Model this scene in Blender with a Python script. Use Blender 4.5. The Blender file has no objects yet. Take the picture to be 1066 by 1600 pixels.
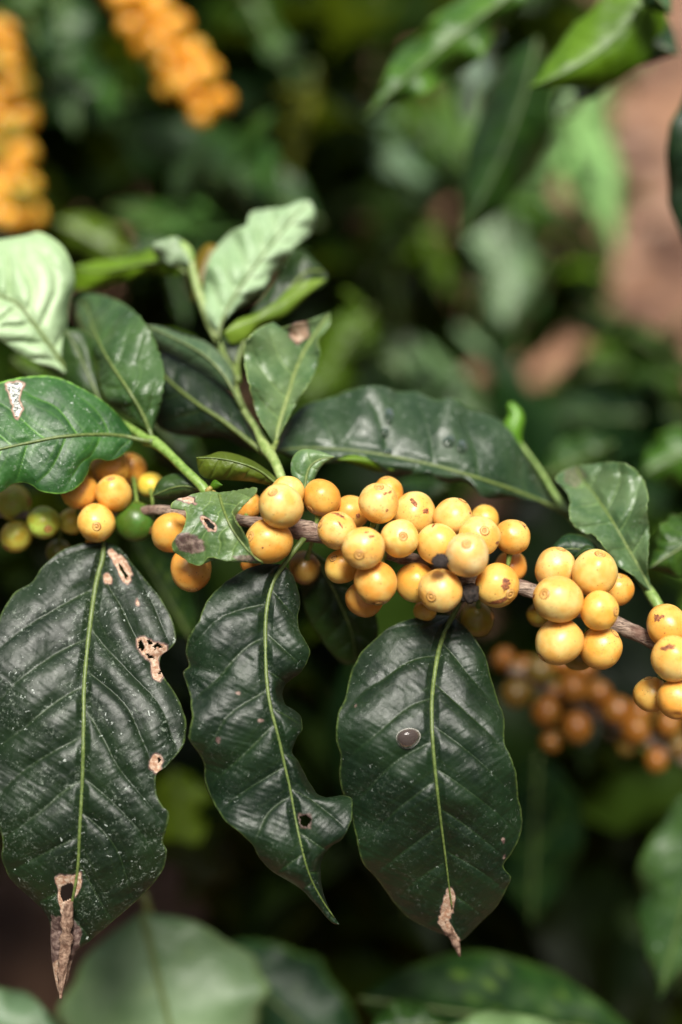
import bpy, math, random
import numpy as np
from mathutils import Vector, Matrix, noise, Quaternion

# ------------------------------------------------------------------ camera, sky, sun, exposure
sc = bpy.context.scene
COL = sc.collection
PITCH = math.radians(40); F = 0.50                     # F: width of the picture at 1 m is 24/50
CAM = Vector((0, 0, 1.35))
RIGHT = Vector((1, 0, 0)); FWD = Vector((0, math.cos(PITCH), -math.sin(PITCH))); UP = Vector((0, math.sin(PITCH), math.cos(PITCH)))
FOCUS = 0.480
cd = bpy.data.cameras.new('camera'); cam = bpy.data.objects.new('camera', cd); COL.objects.link(cam)
cam.location = CAM; cam.rotation_euler = (math.radians(90) - PITCH, 0, 0)
cd.lens = 50; cd.sensor_fit = 'VERTICAL'; cd.sensor_height = 36; cd.sensor_width = 24
cd.clip_start = 0.02; cd.clip_end = 200
cd.dof.use_dof = True; cd.dof.focus_distance = FOCUS - 0.008; cd.dof.aperture_fstop = 2.3
sc.camera = cam

SUN_EL, SUN_AZ = math.radians(76), math.radians(165)   # azimuth from +Y towards +X
sd = Vector((math.sin(SUN_AZ) * math.cos(SUN_EL), math.cos(SUN_AZ) * math.cos(SUN_EL), math.sin(SUN_EL)))
w = bpy.data.worlds.new('World'); sc.world = w; w.use_nodes = True
nt = w.node_tree; nt.nodes.clear()
sky = nt.nodes.new('ShaderNodeTexSky'); sky.sky_type = 'NISHITA'; sky.sun_disc = False
sky.sun_elevation = SUN_EL; sky.sun_rotation = SUN_AZ; sky.dust_density = 3.0; sky.air_density = 0.8
bg = nt.nodes.new('ShaderNodeBackground'); bg.inputs['Strength'].default_value = 0.085
wo = nt.nodes.new('ShaderNodeOutputWorld')
hs = nt.nodes.new('ShaderNodeHueSaturation'); hs.inputs['Saturation'].default_value = 0.5
nt.links.new(sky.outputs[0], hs.inputs['Color']); nt.links.new(hs.outputs[0], bg.inputs[0]); nt.links.new(bg.outputs[0], wo.inputs[0])
ld = bpy.data.lights.new('sun', 'SUN'); ld.energy = 4.3; ld.angle = math.radians(20); ld.color = (1.0, 0.95, 0.87)
sun = bpy.data.objects.new('sun', ld); COL.objects.link(sun)
sun.rotation_euler = sd.to_track_quat('Z', 'Y').to_euler()
sc.view_settings.view_transform = 'Standard'; sc.view_settings.look = 'None'
sc.view_settings.exposure = 0.62; sc.view_settings.gamma = 1.0

rnd = random.Random(7)

# ------------------------------------------------------------------ helpers
def P(x, y, dz=0.0):
    """photo pixel (1066 x 1600) and depth in mm behind the plane of focus -> point in the world"""
    d = FOCUS + dz / 1000.0
    k = 0.48 / 1066 * d
    return CAM + FWD * d + RIGHT * ((x - 533) * k) + UP * ((800 - y) * k)

def Pn(px, py, dz):
    d = FOCUS + dz / 1000.0
    k = 0.48 / 1066 * d
    X = ((px - 533) * k)[..., None]; Y = ((800 - py) * k)[..., None]; D = d[..., None]
    return np.array(CAM) + np.array(FWD) * D + np.array(RIGHT) * X + np.array(UP) * Y

ORG = {}
def place(o, org, parent=None):
    org = Vector(org)
    ORG[o] = org
    if parent is not None:
        o.parent = parent; o.location = org - ORG[parent]
    else:
        o.location = org
    COL.objects.link(o)
    return o

def thing(name, org, label, cat, group=None, kind=None):
    o = bpy.data.objects.new(name, None); o.empty_display_size = 0.02
    place(o, org)
    tag(o, label, cat, group, kind)
    return o

def tag(o, label=None, cat=None, group=None, kind=None):
    if label: o['label'] = label
    if cat: o['category'] = cat
    if group: o['group'] = group
    if kind: o['kind'] = kind
    return o

def mesh_obj(name, verts, faces, mat, parent=None, org=None, smooth=True, color=None, marks=None):
    verts = np.asarray(verts, dtype=float)
    if org is None: org = Vector(verts[0])
    me = bpy.data.meshes.new(name)
    me.from_pydata((verts - np.array(org)).tolist(), [], faces)
    if smooth: me.polygons.foreach_set('use_smooth', [True] * len(me.polygons))
    if marks is not None:
        a = me.color_attributes.new('marks', 'FLOAT_COLOR', 'POINT')
        m = np.ones((len(verts), 4)); m[:, :3] = marks
        a.data.foreach_set('color', m.ravel())
    me.materials.append(mat)
    o = bpy.data.objects.new(name, me)
    if color: o.color = color if len(color) == 4 else (*color, 1)
    place(o, org, parent)
    return o

def crom(pts, n):
    """Catmull-Rom through pts, resampled to n points of even spacing"""
    p = np.array(pts, dtype=float)
    a = np.vstack([2 * p[0] - p[1], p, 2 * p[-1] - p[-2]])
    out = []
    for i in range(1, len(a) - 2):
        t = np.linspace(0, 1, 14, endpoint=False)[:, None]
        p0, p1, p2, p3 = a[i - 1], a[i], a[i + 1], a[i + 2]
        out.append(0.5 * (2 * p1 + (p2 - p0) * t + (2 * p0 - 5 * p1 + 4 * p2 - p3) * t ** 2 + (-p0 + 3 * p1 - 3 * p2 + p3) * t ** 3))
    q = np.vstack(out + [p[-1:]])
    s = np.concatenate([[0], np.cumsum(np.linalg.norm(np.diff(q[:, :2], axis=0), axis=1))])
    t = np.linspace(0, s[-1], n)
    return np.stack([np.interp(t, s, q[:, k]) for k in range(q.shape[1])], 1)

def inside(px, py, poly):
    r = np.zeros(px.shape, bool)
    n = len(poly)
    for i in range(n):
        x1, y1 = poly[i]; x2, y2 = poly[(i + 1) % n]
        c = ((y1 > py) != (y2 > py))
        with np.errstate(divide='ignore', invalid='ignore'):
            r ^= c & (px < (x2 - x1) * (py - y1) / ((y2 - y1) if y2 != y1 else 1e-9) + x1)
    return r

def tube(name, pts, radii, mat, parent=None, seg=10, color=None, rough=0.0, caps=True, seed=0, fs=300):
    """pts: world points; radii in metres"""
    pts = [Vector(p) for p in pts]
    V, Fc = [], []
    t0 = (pts[1] - pts[0]).normalized()
    n = t0.cross(Vector((0.3, 0.2, 1))).normalized()
    for i, p in enumerate(pts):
        t = (pts[min(i + 1, len(pts) - 1)] - pts[max(i - 1, 0)]).normalized()
        n = (n - t * n.dot(t)).normalized(); b = t.cross(n)
        for k in range(seg):
            a = 2 * math.pi * k / seg
            d = n * math.cos(a) + b * math.sin(a)
            r = radii[i]
            if rough: r *= 1 + rough * noise.noise((p + d * r) * fs + Vector((seed, 0, 0)))
            V.append(p + d * r)
    for i in range(len(pts) - 1):
        for k in range(seg):
            k2 = (k + 1) % seg
            Fc.append((i * seg + k, i * seg + k2, (i + 1) * seg + k2, (i + 1) * seg + k))
    if caps:
        Fc.append(tuple(reversed(range(seg)))); Fc.append(tuple((len(pts) - 1) * seg + k for k in range(seg)))
    return mesh_obj(name, [tuple(v) for v in V], Fc, mat, parent, org=pts[0], color=color)

def ptube(name, pl, mat, parent, n=24, **kw):
    """pl: list of (x, y, dz, radius in px)"""
    q = crom(pl, n)
    return tube(name, [P(a[0], a[1], a[2]) for a in q], [a[3] * 0.48 / 1066 * (FOCUS + a[2] / 1000) for a in q], mat, parent, **kw)

# ------------------------------------------------------------------ materials
class NB:
    def __init__(s, name):
        s.m = bpy.data.materials.new(name); s.m.use_nodes = True; s.t = s.m.node_tree; s.t.nodes.clear()
        s.out = s.t.nodes.new('ShaderNodeOutputMaterial')
    def n(s, typ, **kw):
        x = s.t.nodes.new(typ)
        for k, v in kw.items():
            if k.startswith('i_'): x.inputs[k[2:].replace('_', ' ')].default_value = v
            else: setattr(x, k, v)
        return x
    def l(s, a, b): s.t.links.new(a, b)
    def put(s, x, sock, v):
        if hasattr(v, 'is_linked') or hasattr(v, 'links'): s.l(v, x.inputs[sock])
        else: x.inputs[sock].default_value = v
    def math(s, op, a, b=0.0, clamp=False):
        x = s.n('ShaderNodeMath', operation=op, use_clamp=clamp); s.put(x, 0, a); s.put(x, 1, b); return x.outputs[0]
    def mix(s, f, a, b, blend='MIX'):
        x = s.n('ShaderNodeMix', data_type='RGBA', blend_type=blend)
        s.put(x, 0, f); s.put(x, 6, a if not isinstance(a, tuple) else (*a, 1)[:4]); s.put(x, 7, b if not isinstance(b, tuple) else (*b, 1)[:4])
        return x.outputs[2]
    def ramp(s, v, lo, hi, a=0.0, b=1.0):
        x = s.n('ShaderNodeMapRange', interpolation_type='SMOOTHSTEP'); s.put(x, 0, v)
        for i, q in zip((1, 2, 3, 4), (lo, hi, a, b)): x.inputs[i].default_value = q
        return x.outputs[0]
    def noise(s, vec, scale, detail=3.0, rough=0.55, dist=0.0):
        x = s.n('ShaderNodeTexNoise'); s.l(vec, x.inputs['Vector'])
        x.inputs['Scale'].default_value = scale; x.inputs['Detail'].default_value = detail
        x.inputs['Roughness'].default_value = rough; x.inputs['Distortion'].default_value = dist
        return x.outputs['Fac']
    def vor(s, vec, scale, feature='F1', rand=1.0):
        x = s.n('ShaderNodeTexVoronoi', feature=feature); s.l(vec, x.inputs['Vector'])
        x.inputs['Scale'].default_value = scale; x.inputs['Randomness'].default_value = rand
        return x.outputs['Distance']
    def coords(s):
        """object coordinates in mm with an offset of each object's own"""
        tc = s.n('ShaderNodeTexCoord'); oi = s.n('ShaderNodeObjectInfo')
        v = s.n('ShaderNodeVectorMath', operation='SCALE'); s.l(tc.outputs['Object'], v.inputs[0]); v.inputs['Scale'].default_value = 1000
        k = s.math('MULTIPLY', oi.outputs['Random'], 913.0)
        a = s.n('ShaderNodeVectorMath', operation='ADD'); s.l(v.outputs[0], a.inputs[0]); s.l(k, a.inputs[1])
        return a.outputs[0], oi, tc

def leaf_material(name, dark, light, vein, edge, rough=0.40, trans=0.18, specks=0.5, dust=0.25, spec=0.5):
    b = NB(name); v, oi, tc = b.coords()
    at = b.n('ShaderNodeAttribute', attribute_name='marks')
    sep = b.n('ShaderNodeSeparateColor'); b.l(at.outputs['Color'], sep.inputs[0])
    R, G, B = sep.outputs[0], sep.outputs[1], sep.outputs[2]
    n1 = b.noise(v, 0.06, 3, 0.5); n2 = b.noise(v, 0.5, 4, 0.6); n3 = b.noise(v, 2.2, 3, 0.6)
    base = b.mix(b.ramp(n1, 0.35, 0.68), dark, light)
    base = b.mix(b.ramp(n2, 0.4, 0.75, 0, 0.45), base, light)
    base = b.mix(b.math('MULTIPLY', R, 0.75), base, vein)
    base = b.mix(b.math('MULTIPLY', B, b.ramp(n2, 0.35, 0.62, 0.25, 1.0)), base, edge)
    base = b.mix(1.0, base, oi.outputs['Color'], 'MULTIPLY')
    # pale residue: fine dust in clouds and separate small flecks
    dn = b.math('MULTIPLY', b.ramp(b.noise(v, 0.8, 5, 0.72, 0.8), 0.52, 0.72), b.ramp(b.noise(v, 0.11, 2), 0.42, 0.66))
    base = b.mix(b.math('MULTIPLY', dn, dust), base, (0.36, 0.42, 0.34))
    vn = b.n('ShaderNodeVectorMath', operation='ADD'); b.l(v, vn.inputs[0])
    nn = b.n('ShaderNodeTexNoise'); b.l(v, nn.inputs['Vector']); nn.inputs['Scale'].default_value = 1.1
    b.l(nn.outputs['Color'], vn.inputs[1])
    fl = b.ramp(b.noise(v, 0.62, 3, 0.6, 0.8), 0.66, 0.71)
    fl = b.math('MULTIPLY', fl, b.ramp(b.noise(v, 0.13, 1), 0.42, 0.56))
    fl2 = b.math('MULTIPLY', b.ramp(b.vor(vn.outputs[0], 0.9), 0.06, 0.15, 1.0, 0.0), b.ramp(b.noise(v, 0.2, 1), 0.46, 0.56))
    flk = b.math('MAXIMUM', b.math('MULTIPLY', fl, 0.9), b.math('MULTIPLY', fl2, 0.5))
    base = b.mix(b.math('MULTIPLY', flk, specks), base, (0.60, 0.66, 0.60))
    # damage: dead tan tissue (marks G, 0.6-1) and rusty purple blotches (0.2-0.55)
    dead = b.mix(b.ramp(b.noise(v, 0.8, 4, 0.7), 0.38, 0.66), (0.30, 0.16, 0.095), (0.54, 0.42, 0.31))
    blot = b.mix(b.ramp(n2, 0.4, 0.7), (0.075, 0.04, 0.035), (0.27, 0.19, 0.155))
    base = b.mix(b.ramp(b.math('ADD', G, b.math('MULTIPLY', b.math('SUBTRACT', n3, 0.5), 0.35)), 0.15, 0.5), base, blot)
    base = b.mix(b.ramp(G, 0.58, 0.75), base, dead)
    lace = b.math('MULTIPLY', b.ramp(G, 1.2, 1.5), b.ramp(b.noise(v, 1.3, 4, 0.75), 0.44, 0.54))
    base = b.mix(b.ramp(G, 1.1, 1.4), base, light)
    base = b.mix(lace, base, (0.72, 0.74, 0.70))
    rg = b.math('ADD', rough - 0.15, b.math('MULTIPLY', b.noise(v, 0.35, 4, 0.65), 0.34))
    rg = b.math('ADD', rg, b.math('MULTIPLY', b.math('MAXIMUM', G, b.math('MULTIPLY', flk, specks)), 0.4))
    bs = b.n('ShaderNodeBsdfPrincipled'); b.l(base, bs.inputs['Base Color']); b.l(rg, bs.inputs['Roughness'])
    bs.inputs['Specular IOR Level'].default_value = spec
    h = b.math('ADD', b.math('MULTIPLY', b.noise(v, 0.9, 6, 0.72), 0.34), b.math('MULTIPLY', n3, 0.10))
    h = b.math('ADD', h, b.math('MULTIPLY', b.vor(v, 0.55, 'DISTANCE_TO_EDGE'), 0.16))
    bp = b.n('ShaderNodeBump'); b.l(h, bp.inputs['Height']); bp.inputs['Strength'].default_value = 0.6; bp.inputs['Distance'].default_value = 0.0006
    b.l(bp.outputs[0], bs.inputs['Normal'])
    tr = b.n('ShaderNodeBsdfTranslucent'); tc_ = b.mix(0.55, base, (0.30, 0.42, 0.02)); b.l(tc_, tr.inputs[0])
    mx = b.n('ShaderNodeMixShader')
    b.l(b.math('MULTIPLY', b.math('SUBTRACT', 1.0, b.ramp(G, 0.2, 0.6)), trans), mx.inputs[0])
    b.l(bs.outputs[0], mx.inputs[1]); b.l(tr.outputs[0], mx.inputs[2]); b.l(mx.outputs[0], b.out.inputs[0])
    return b.m

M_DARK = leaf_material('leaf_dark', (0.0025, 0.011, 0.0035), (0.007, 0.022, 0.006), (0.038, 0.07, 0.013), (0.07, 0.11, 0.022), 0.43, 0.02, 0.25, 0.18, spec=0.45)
M_DUSTY = leaf_material('leaf_dusty', (0.003, 0.011, 0.003), (0.008, 0.022, 0.006), (0.045, 0.08, 0.016), (0.07, 0.11, 0.025), 0.44, 0.03, 0.8, 0.6)
M_SHADE = leaf_material('leaf_matt_shaded', (0.002, 0.009, 0.002), (0.008, 0.024, 0.004), (0.14, 0.22, 0.025), (0.03, 0.05, 0.01), 0.5, 0.2, 0.0, 0.0, spec=0.12)  # darkened albedo stands in for deep shade, vein tone for lit leaves
M_MID = leaf_material('leaf_green', (0.016, 0.044, 0.007), (0.042, 0.088, 0.014), (0.13, 0.20, 0.05), (0.14, 0.21, 0.05), 0.40, 0.22, 0.25, 0.25)
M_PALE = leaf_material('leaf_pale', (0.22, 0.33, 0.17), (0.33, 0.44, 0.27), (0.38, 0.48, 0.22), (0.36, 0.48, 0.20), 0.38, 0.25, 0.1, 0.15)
M_SHEEN = leaf_material('leaf_grey_sheen', (0.026, 0.056, 0.020), (0.068, 0.105, 0.046), (0.12, 0.18, 0.06), (0.14, 0.20, 0.06), 0.33, 0.05, 0.5, 0.5)  # grey of the reflected sheen is mixed into the albedo
M_YOUNG = leaf_material('leaf_young', (0.12, 0.19, 0.012), (0.20, 0.29, 0.022), (0.28, 0.38, 0.09), (0.25, 0.38, 0.06), 0.38, 0.35, 0.1, 0.1)

def simple_material(name, c1, c2, rough, scale, bump=0.3, dist=0.0004, sub=0.0, stretch=None, spec=0.5, obj_color=False):
    b = NB(name); v, oi, tc = b.coords()
    n1 = b.noise(v, scale, 5, 0.65); n2 = b.noise(v, scale * 5, 3, 0.6)
    base = b.mix(b.ramp(n1, 0.35, 0.66), c1, c2)
    if obj_color: base = b.mix(1.0, base, oi.outputs['Color'], 'MULTIPLY')
    bs = b.n('ShaderNodeBsdfPrincipled'); b.l(base, bs.inputs['Base Color']); bs.inputs['Roughness'].default_value = rough
    bs.inputs['Specular IOR Level'].default_value = spec
    if sub:
        bs.inputs['Subsurface Weight'].default_value = sub; bs.inputs['Subsurface Radius'].default_value = (0.003, 0.002, 0.001); bs.inputs['Subsurface Scale'].default_value = 1
    bp = b.n('ShaderNodeBump'); b.l(b.math('ADD', n1, b.math('MULTIPLY', n2, 0.4)), bp.inputs['Height'])
    bp.inputs['Strength'].default_value = bump; bp.inputs['Distance'].default_value = dist
    b.l(bp.outputs[0], bs.inputs['Normal']); b.l(bs.outputs[0], b.out.inputs[0])
    return b.m

M_RIB = simple_material('leaf_midrib', (0.075, 0.115, 0.025), (0.14, 0.19, 0.05), 0.45, 0.7, obj_color=True)
M_STEM = simple_material('green_stem', (0.14, 0.22, 0.05), (0.26, 0.34, 0.12), 0.45, 0.5, obj_color=True, sub=0.1)
M_HUSK = simple_material('dried_husk', (0.012, 0.009, 0.008), (0.05, 0.035, 0.028), 0.75, 0.8, 0.9, 0.001)
M_SCAR = simple_material('cherry_scar', (0.10, 0.025, 0.012), (0.42, 0.15, 0.045), 0.6, 1.2, 0.7, 0.0004, obj_color=True)
M_DEAD = simple_material('withered_leaf', (0.12, 0.06, 0.035), (0.38, 0.25, 0.175), 0.8, 0.45, 0.9, 0.001, obj_color=True)
def navel_material():
    b = NB('cherry_navel'); v, oi, tc = b.coords()
    sp = b.n('ShaderNodeSeparateXYZ'); b.l(tc.outputs['Object'], sp.inputs[0])
    r = b.math('MULTIPLY', b.math('SQRT', b.math('ADD', b.math('MULTIPLY', sp.outputs[0], sp.outputs[0]), b.math('MULTIPLY', sp.outputs[1], sp.outputs[1]))), 1000)
    r = b.math('ADD', r, b.math('MULTIPLY', b.math('SUBTRACT', b.noise(v, 1.2, 3), 0.5), 0.35))
    d1 = b.ramp(b.math('ABSOLUTE', b.math('SUBTRACT', r, 1.62)), 0.05, 0.30, 1, 0)
    d2 = b.ramp(b.math('ABSOLUTE', b.math('SUBTRACT', r, 0.72)), 0.04, 0.22, 1, 0)
    d3 = b.ramp(r, 0.12, 0.32, 1, 0)
    d = b.math('MAXIMUM', b.math('MULTIPLY', d1, 0.85), b.math('MAXIMUM', b.math('MULTIPLY', d2, 0.8), d3))
    c = b.mix(b.ramp(b.noise(v, 0.8, 4, 0.7), 0.3, 0.7), (0.56, 0.30, 0.07), (0.66, 0.42, 0.13))
    c = b.mix(b.math('MULTIPLY', d, b.ramp(b.noise(v, 0.25, 2), 0.3, 0.6, 0.55, 1.0)), c, (0.20, 0.065, 0.018))
    c = b.mix(1.0, c, oi.outputs['Color'], 'MULTIPLY')
    bs = b.n('ShaderNodeBsdfPrincipled'); b.l(c, bs.inputs['Base Color']); bs.inputs['Roughness'].default_value = 0.5
    b.l(bs.outputs[0], b.out.inputs[0]); return b.m
M_RING = navel_material()

def bark_material():
    b = NB('bark'); tc = b.n('ShaderNodeTexCoord')
    mp = b.n('ShaderNodeMapping'); b.l(tc.outputs['Object'], mp.inputs[0])
    mp.inputs['Rotation'].default_value = (0, 0, 0); mp.inputs['Scale'].default_value = (260, 1400, 1400)
    n1 = b.noise(mp.outputs[0], 1.0, 6, 0.7, 0.4)
    v, oi, _ = b.coords(); n2 = b.noise(v, 0.12, 3, 0.5); n3 = b.noise(v, 1.5, 4, 0.7)
    c = b.mix(b.ramp(n1, 0.32, 0.66), (0.06, 0.034, 0.024), (0.44, 0.33, 0.25))
    c = b.mix(b.ramp(n2, 0.45, 0.7, 0, 0.7), c, (0.13, 0.055, 0.035))
    c = b.mix(b.ramp(n3, 0.62, 0.72, 0, 0.6), c, (0.03, 0.018, 0.014))
    c = b.mix(1.0, c, oi.outputs['Color'], 'MULTIPLY')
    bs = b.n('ShaderNodeBsdfPrincipled'); b.l(c, bs.inputs['Base Color']); bs.inputs['Roughness'].default_value = 0.65
    bp = b.n('ShaderNodeBump'); b.l(b.math('ADD', n1, b.math('MULTIPLY', n3, 0.3)), bp.inputs['Height']); bp.inputs['Strength'].default_value = 0.9; bp.inputs['Distance'].default_value = 0.0009
    b.l(bp.outputs[0], bs.inputs['Normal']); b.l(bs.outputs[0], b.out.inputs[0])
    return b.m
M_BARK = bark_material()

def cherry_material():
    b = NB('cherry_skin'); v, oi, tc = b.coords()
    n1 = b.noise(v, 0.16, 2, 0.5); n2 = b.noise(v, 0.7, 4, 0.6)
    col = oi.outputs['Color']
    deep = b.mix(1.0, col, (0.95, 0.67, 0.38), 'MULTIPLY')
    base = b.mix(b.ramp(n1, 0.36, 0.64, 0, 0.9), col, deep)
    base = b.mix(b.ramp(b.noise(v, 0.35, 4, 0.7, 1.5), 0.45, 0.7, 0, 0.35), base, deep)
    base = b.mix(b.ramp(n2, 0.5, 0.8, 0, 0.22), base, b.mix(1.0, col, (0.85, 0.85, 0.5), 'MULTIPLY'))
    # deeper orange flush away from the navel end, green tinge at some stalks
    sp = b.n('ShaderNodeSeparateXYZ'); b.l(tc.outputs['Object'], sp.inputs[0])
    fl = b.ramp(b.math('ADD', sp.outputs[2], b.math('MULTIPLY', b.math('SUBTRACT', n1, 0.5), 0.012)), -0.0065, 0.001, 0.7, 0.0)
    base = b.mix(fl, base, deep)
    # freckles
    vn = b.n('ShaderNodeVectorMath', operation='ADD'); b.l(v, vn.inputs[0])
    nn = b.n('ShaderNodeTexNoise'); b.l(v, nn.inputs['Vector']); nn.inputs['Scale'].default_value = 2.0; b.l(nn.outputs['Color'], vn.inputs[1])
    al = oi.outputs['Alpha']
    f1 = b.math('MULTIPLY', b.ramp(b.vor(vn.outputs[0], 0.60), 0.09, 0.17, 1, 0), b.ramp(b.noise(v, 0.25, 1), 0.38, 0.5))
    f2 = b.math('MULTIPLY', b.ramp(b.noise(v, 1.3, 5, 0.75), 0.54, 0.64), b.ramp(b.noise(v, 0.17, 2), 0.46, 0.58))
    f2 = b.math('MULTIPLY', f2, al)
    base = b.mix(b.math('MULTIPLY', f1, 0.75), base, (0.20, 0.075, 0.02))
    base = b.mix(b.math('MULTIPLY', f2, 0.85), base, (0.30, 0.10, 0.03))
    bs = b.n('ShaderNodeBsdfPrincipled'); b.l(base, bs.inputs['Base Color'])
    b.l(b.math('ADD', 0.31, b.math('MULTIPLY', b.math('MAXIMUM', f2, b.math('MULTIPLY', n2, 0.25)), 0.35)), bs.inputs['Roughness'])
    bs.inputs['Subsurface Weight'].default_value = 0.35; bs.inputs['Subsurface Radius'].default_value = (0.0035, 0.0018, 0.0006); bs.inputs['Subsurface Scale'].default_value = 1.0
    bs.inputs['Specular IOR Level'].default_value = 0.5
    bp = b.n('ShaderNodeBump'); b.l(b.math('ADD', b.math('MULTIPLY', n2, 0.6), b.math('MULTIPLY', b.noise(v, 3.0, 2), 0.15)), bp.inputs['Height']); bp.inputs['Strength'].default_value = 0.25; bp.inputs['Distance'].default_value = 0.0005
    b.l(bp.outputs[0], bs.inputs['Normal']); b.l(bs.outputs[0], b.out.inputs[0])
    return b.m
M_CHERRY = cherry_material()

def soil_material():
    b = NB('soil'); tc = b.n('ShaderNodeTexCoord'); v = tc.outputs['Object']
    n1 = b.noise(v, 4.5, 4, 0.6); n2 = b.noise(v, 14, 6, 0.7); n3 = b.noise(v, 90, 4, 0.7)
    c = b.mix(b.ramp(n1, 0.42, 0.58), (0.055, 0.023, 0.012), (0.36, 0.19, 0.105))
    c = b.mix(b.ramp(n2, 0.4, 0.7, 0, 0.7), c, (0.13, 0.058, 0.035))
    c = b.mix(b.ramp(n3, 0.5, 0.75, 0, 0.5), c, (0.36, 0.21, 0.13))
    bs = b.n('ShaderNodeBsdfPrincipled'); b.l(c, bs.inputs['Base Color']); bs.inputs['Roughness'].default_value = 0.95
    bp = b.n('ShaderNodeBump'); b.l(b.math('ADD', n2, b.math('MULTIPLY', n3, 0.4)), bp.inputs['Height']); bp.inputs['Strength'].default_value = 0.9; bp.inputs['Distance'].default_value = 0.03
    b.l(bp.outputs[0], bs.inputs['Normal']); b.l(bs.outputs[0], b.out.inputs[0])
    return b.m
M_SOIL = soil_material()
M_LITTER = simple_material('dry_leaf_litter', (0.22, 0.12, 0.075), (0.46, 0.31, 0.22), 0.85, 0.02, 0.5, 0.002)

# ------------------------------------------------------------------ ground
def build_ground():
    n = 90; V = []; Fc = []
    xs = [math.copysign(abs(t) ** 2.2, t) * 60 for t in np.linspace(-1, 1, n)]
    for j in range(n):
        for i in range(n):
            x, y = xs[i], xs[j] + 2
            V.append((x, y, 0.035 * noise.noise(Vector((x * 1.6, y * 1.6, 0))) + 0.02 * noise.noise(Vector((x * 5, y * 5, 3)))))
    for j in range(n - 1):
        for i in range(n - 1):
            a = j * n + i; Fc.append((a, a + 1, a + n + 1, a + n))
    o = mesh_obj('ground', V, Fc, M_SOIL, org=(0, 2, 0)); tag(o, kind='structure', label='reddish brown bare soil under the coffee bushes')
    # dry leaves lying about
    r = random.Random(3); V = []; Fc = []
    for k in range(1600):
        x = r.uniform(-3.5, 3.5); y = r.uniform(0.3, 7.5); a = r.uniform(0, 6.3); L = r.uniform(0.05, 0.12); W = L * r.uniform(0.3, 0.45)
        c = Vector((x, y, 0.045 + r.random() * 0.02)); d = Vector((math.cos(a), math.sin(a), r.uniform(-.2, .2))); s = Vector((-math.sin(a), math.cos(a), r.uniform(-.3, .3)))
        b0 = len(V)
        for t, ww, h in ((-.5, .02, 0), (-.2, .8, .02), (.1, 1, .015), (.35, .6, .03), (.5, .02, .01)):
            for q in (-1, 0, 1):
                V.append(tuple(c + d * L * t + s * W * ww * q * 0.5 + Vector((0, 0, h + (0.012 if q else 0) * r.random()))))
        for i in range(4):
            for q in range(2):
                e = b0 + i * 3 + q; Fc.append((e, e + 1, e + 4, e + 3))
    o = mesh_obj('fallen_leaves', V, Fc, M_LITTER, org=(0, 2, 0.04)); tag(o, 'dry pinkish brown leaf litter scattered over the soil', 'leaf litter', kind='stuff')
build_ground()

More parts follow.
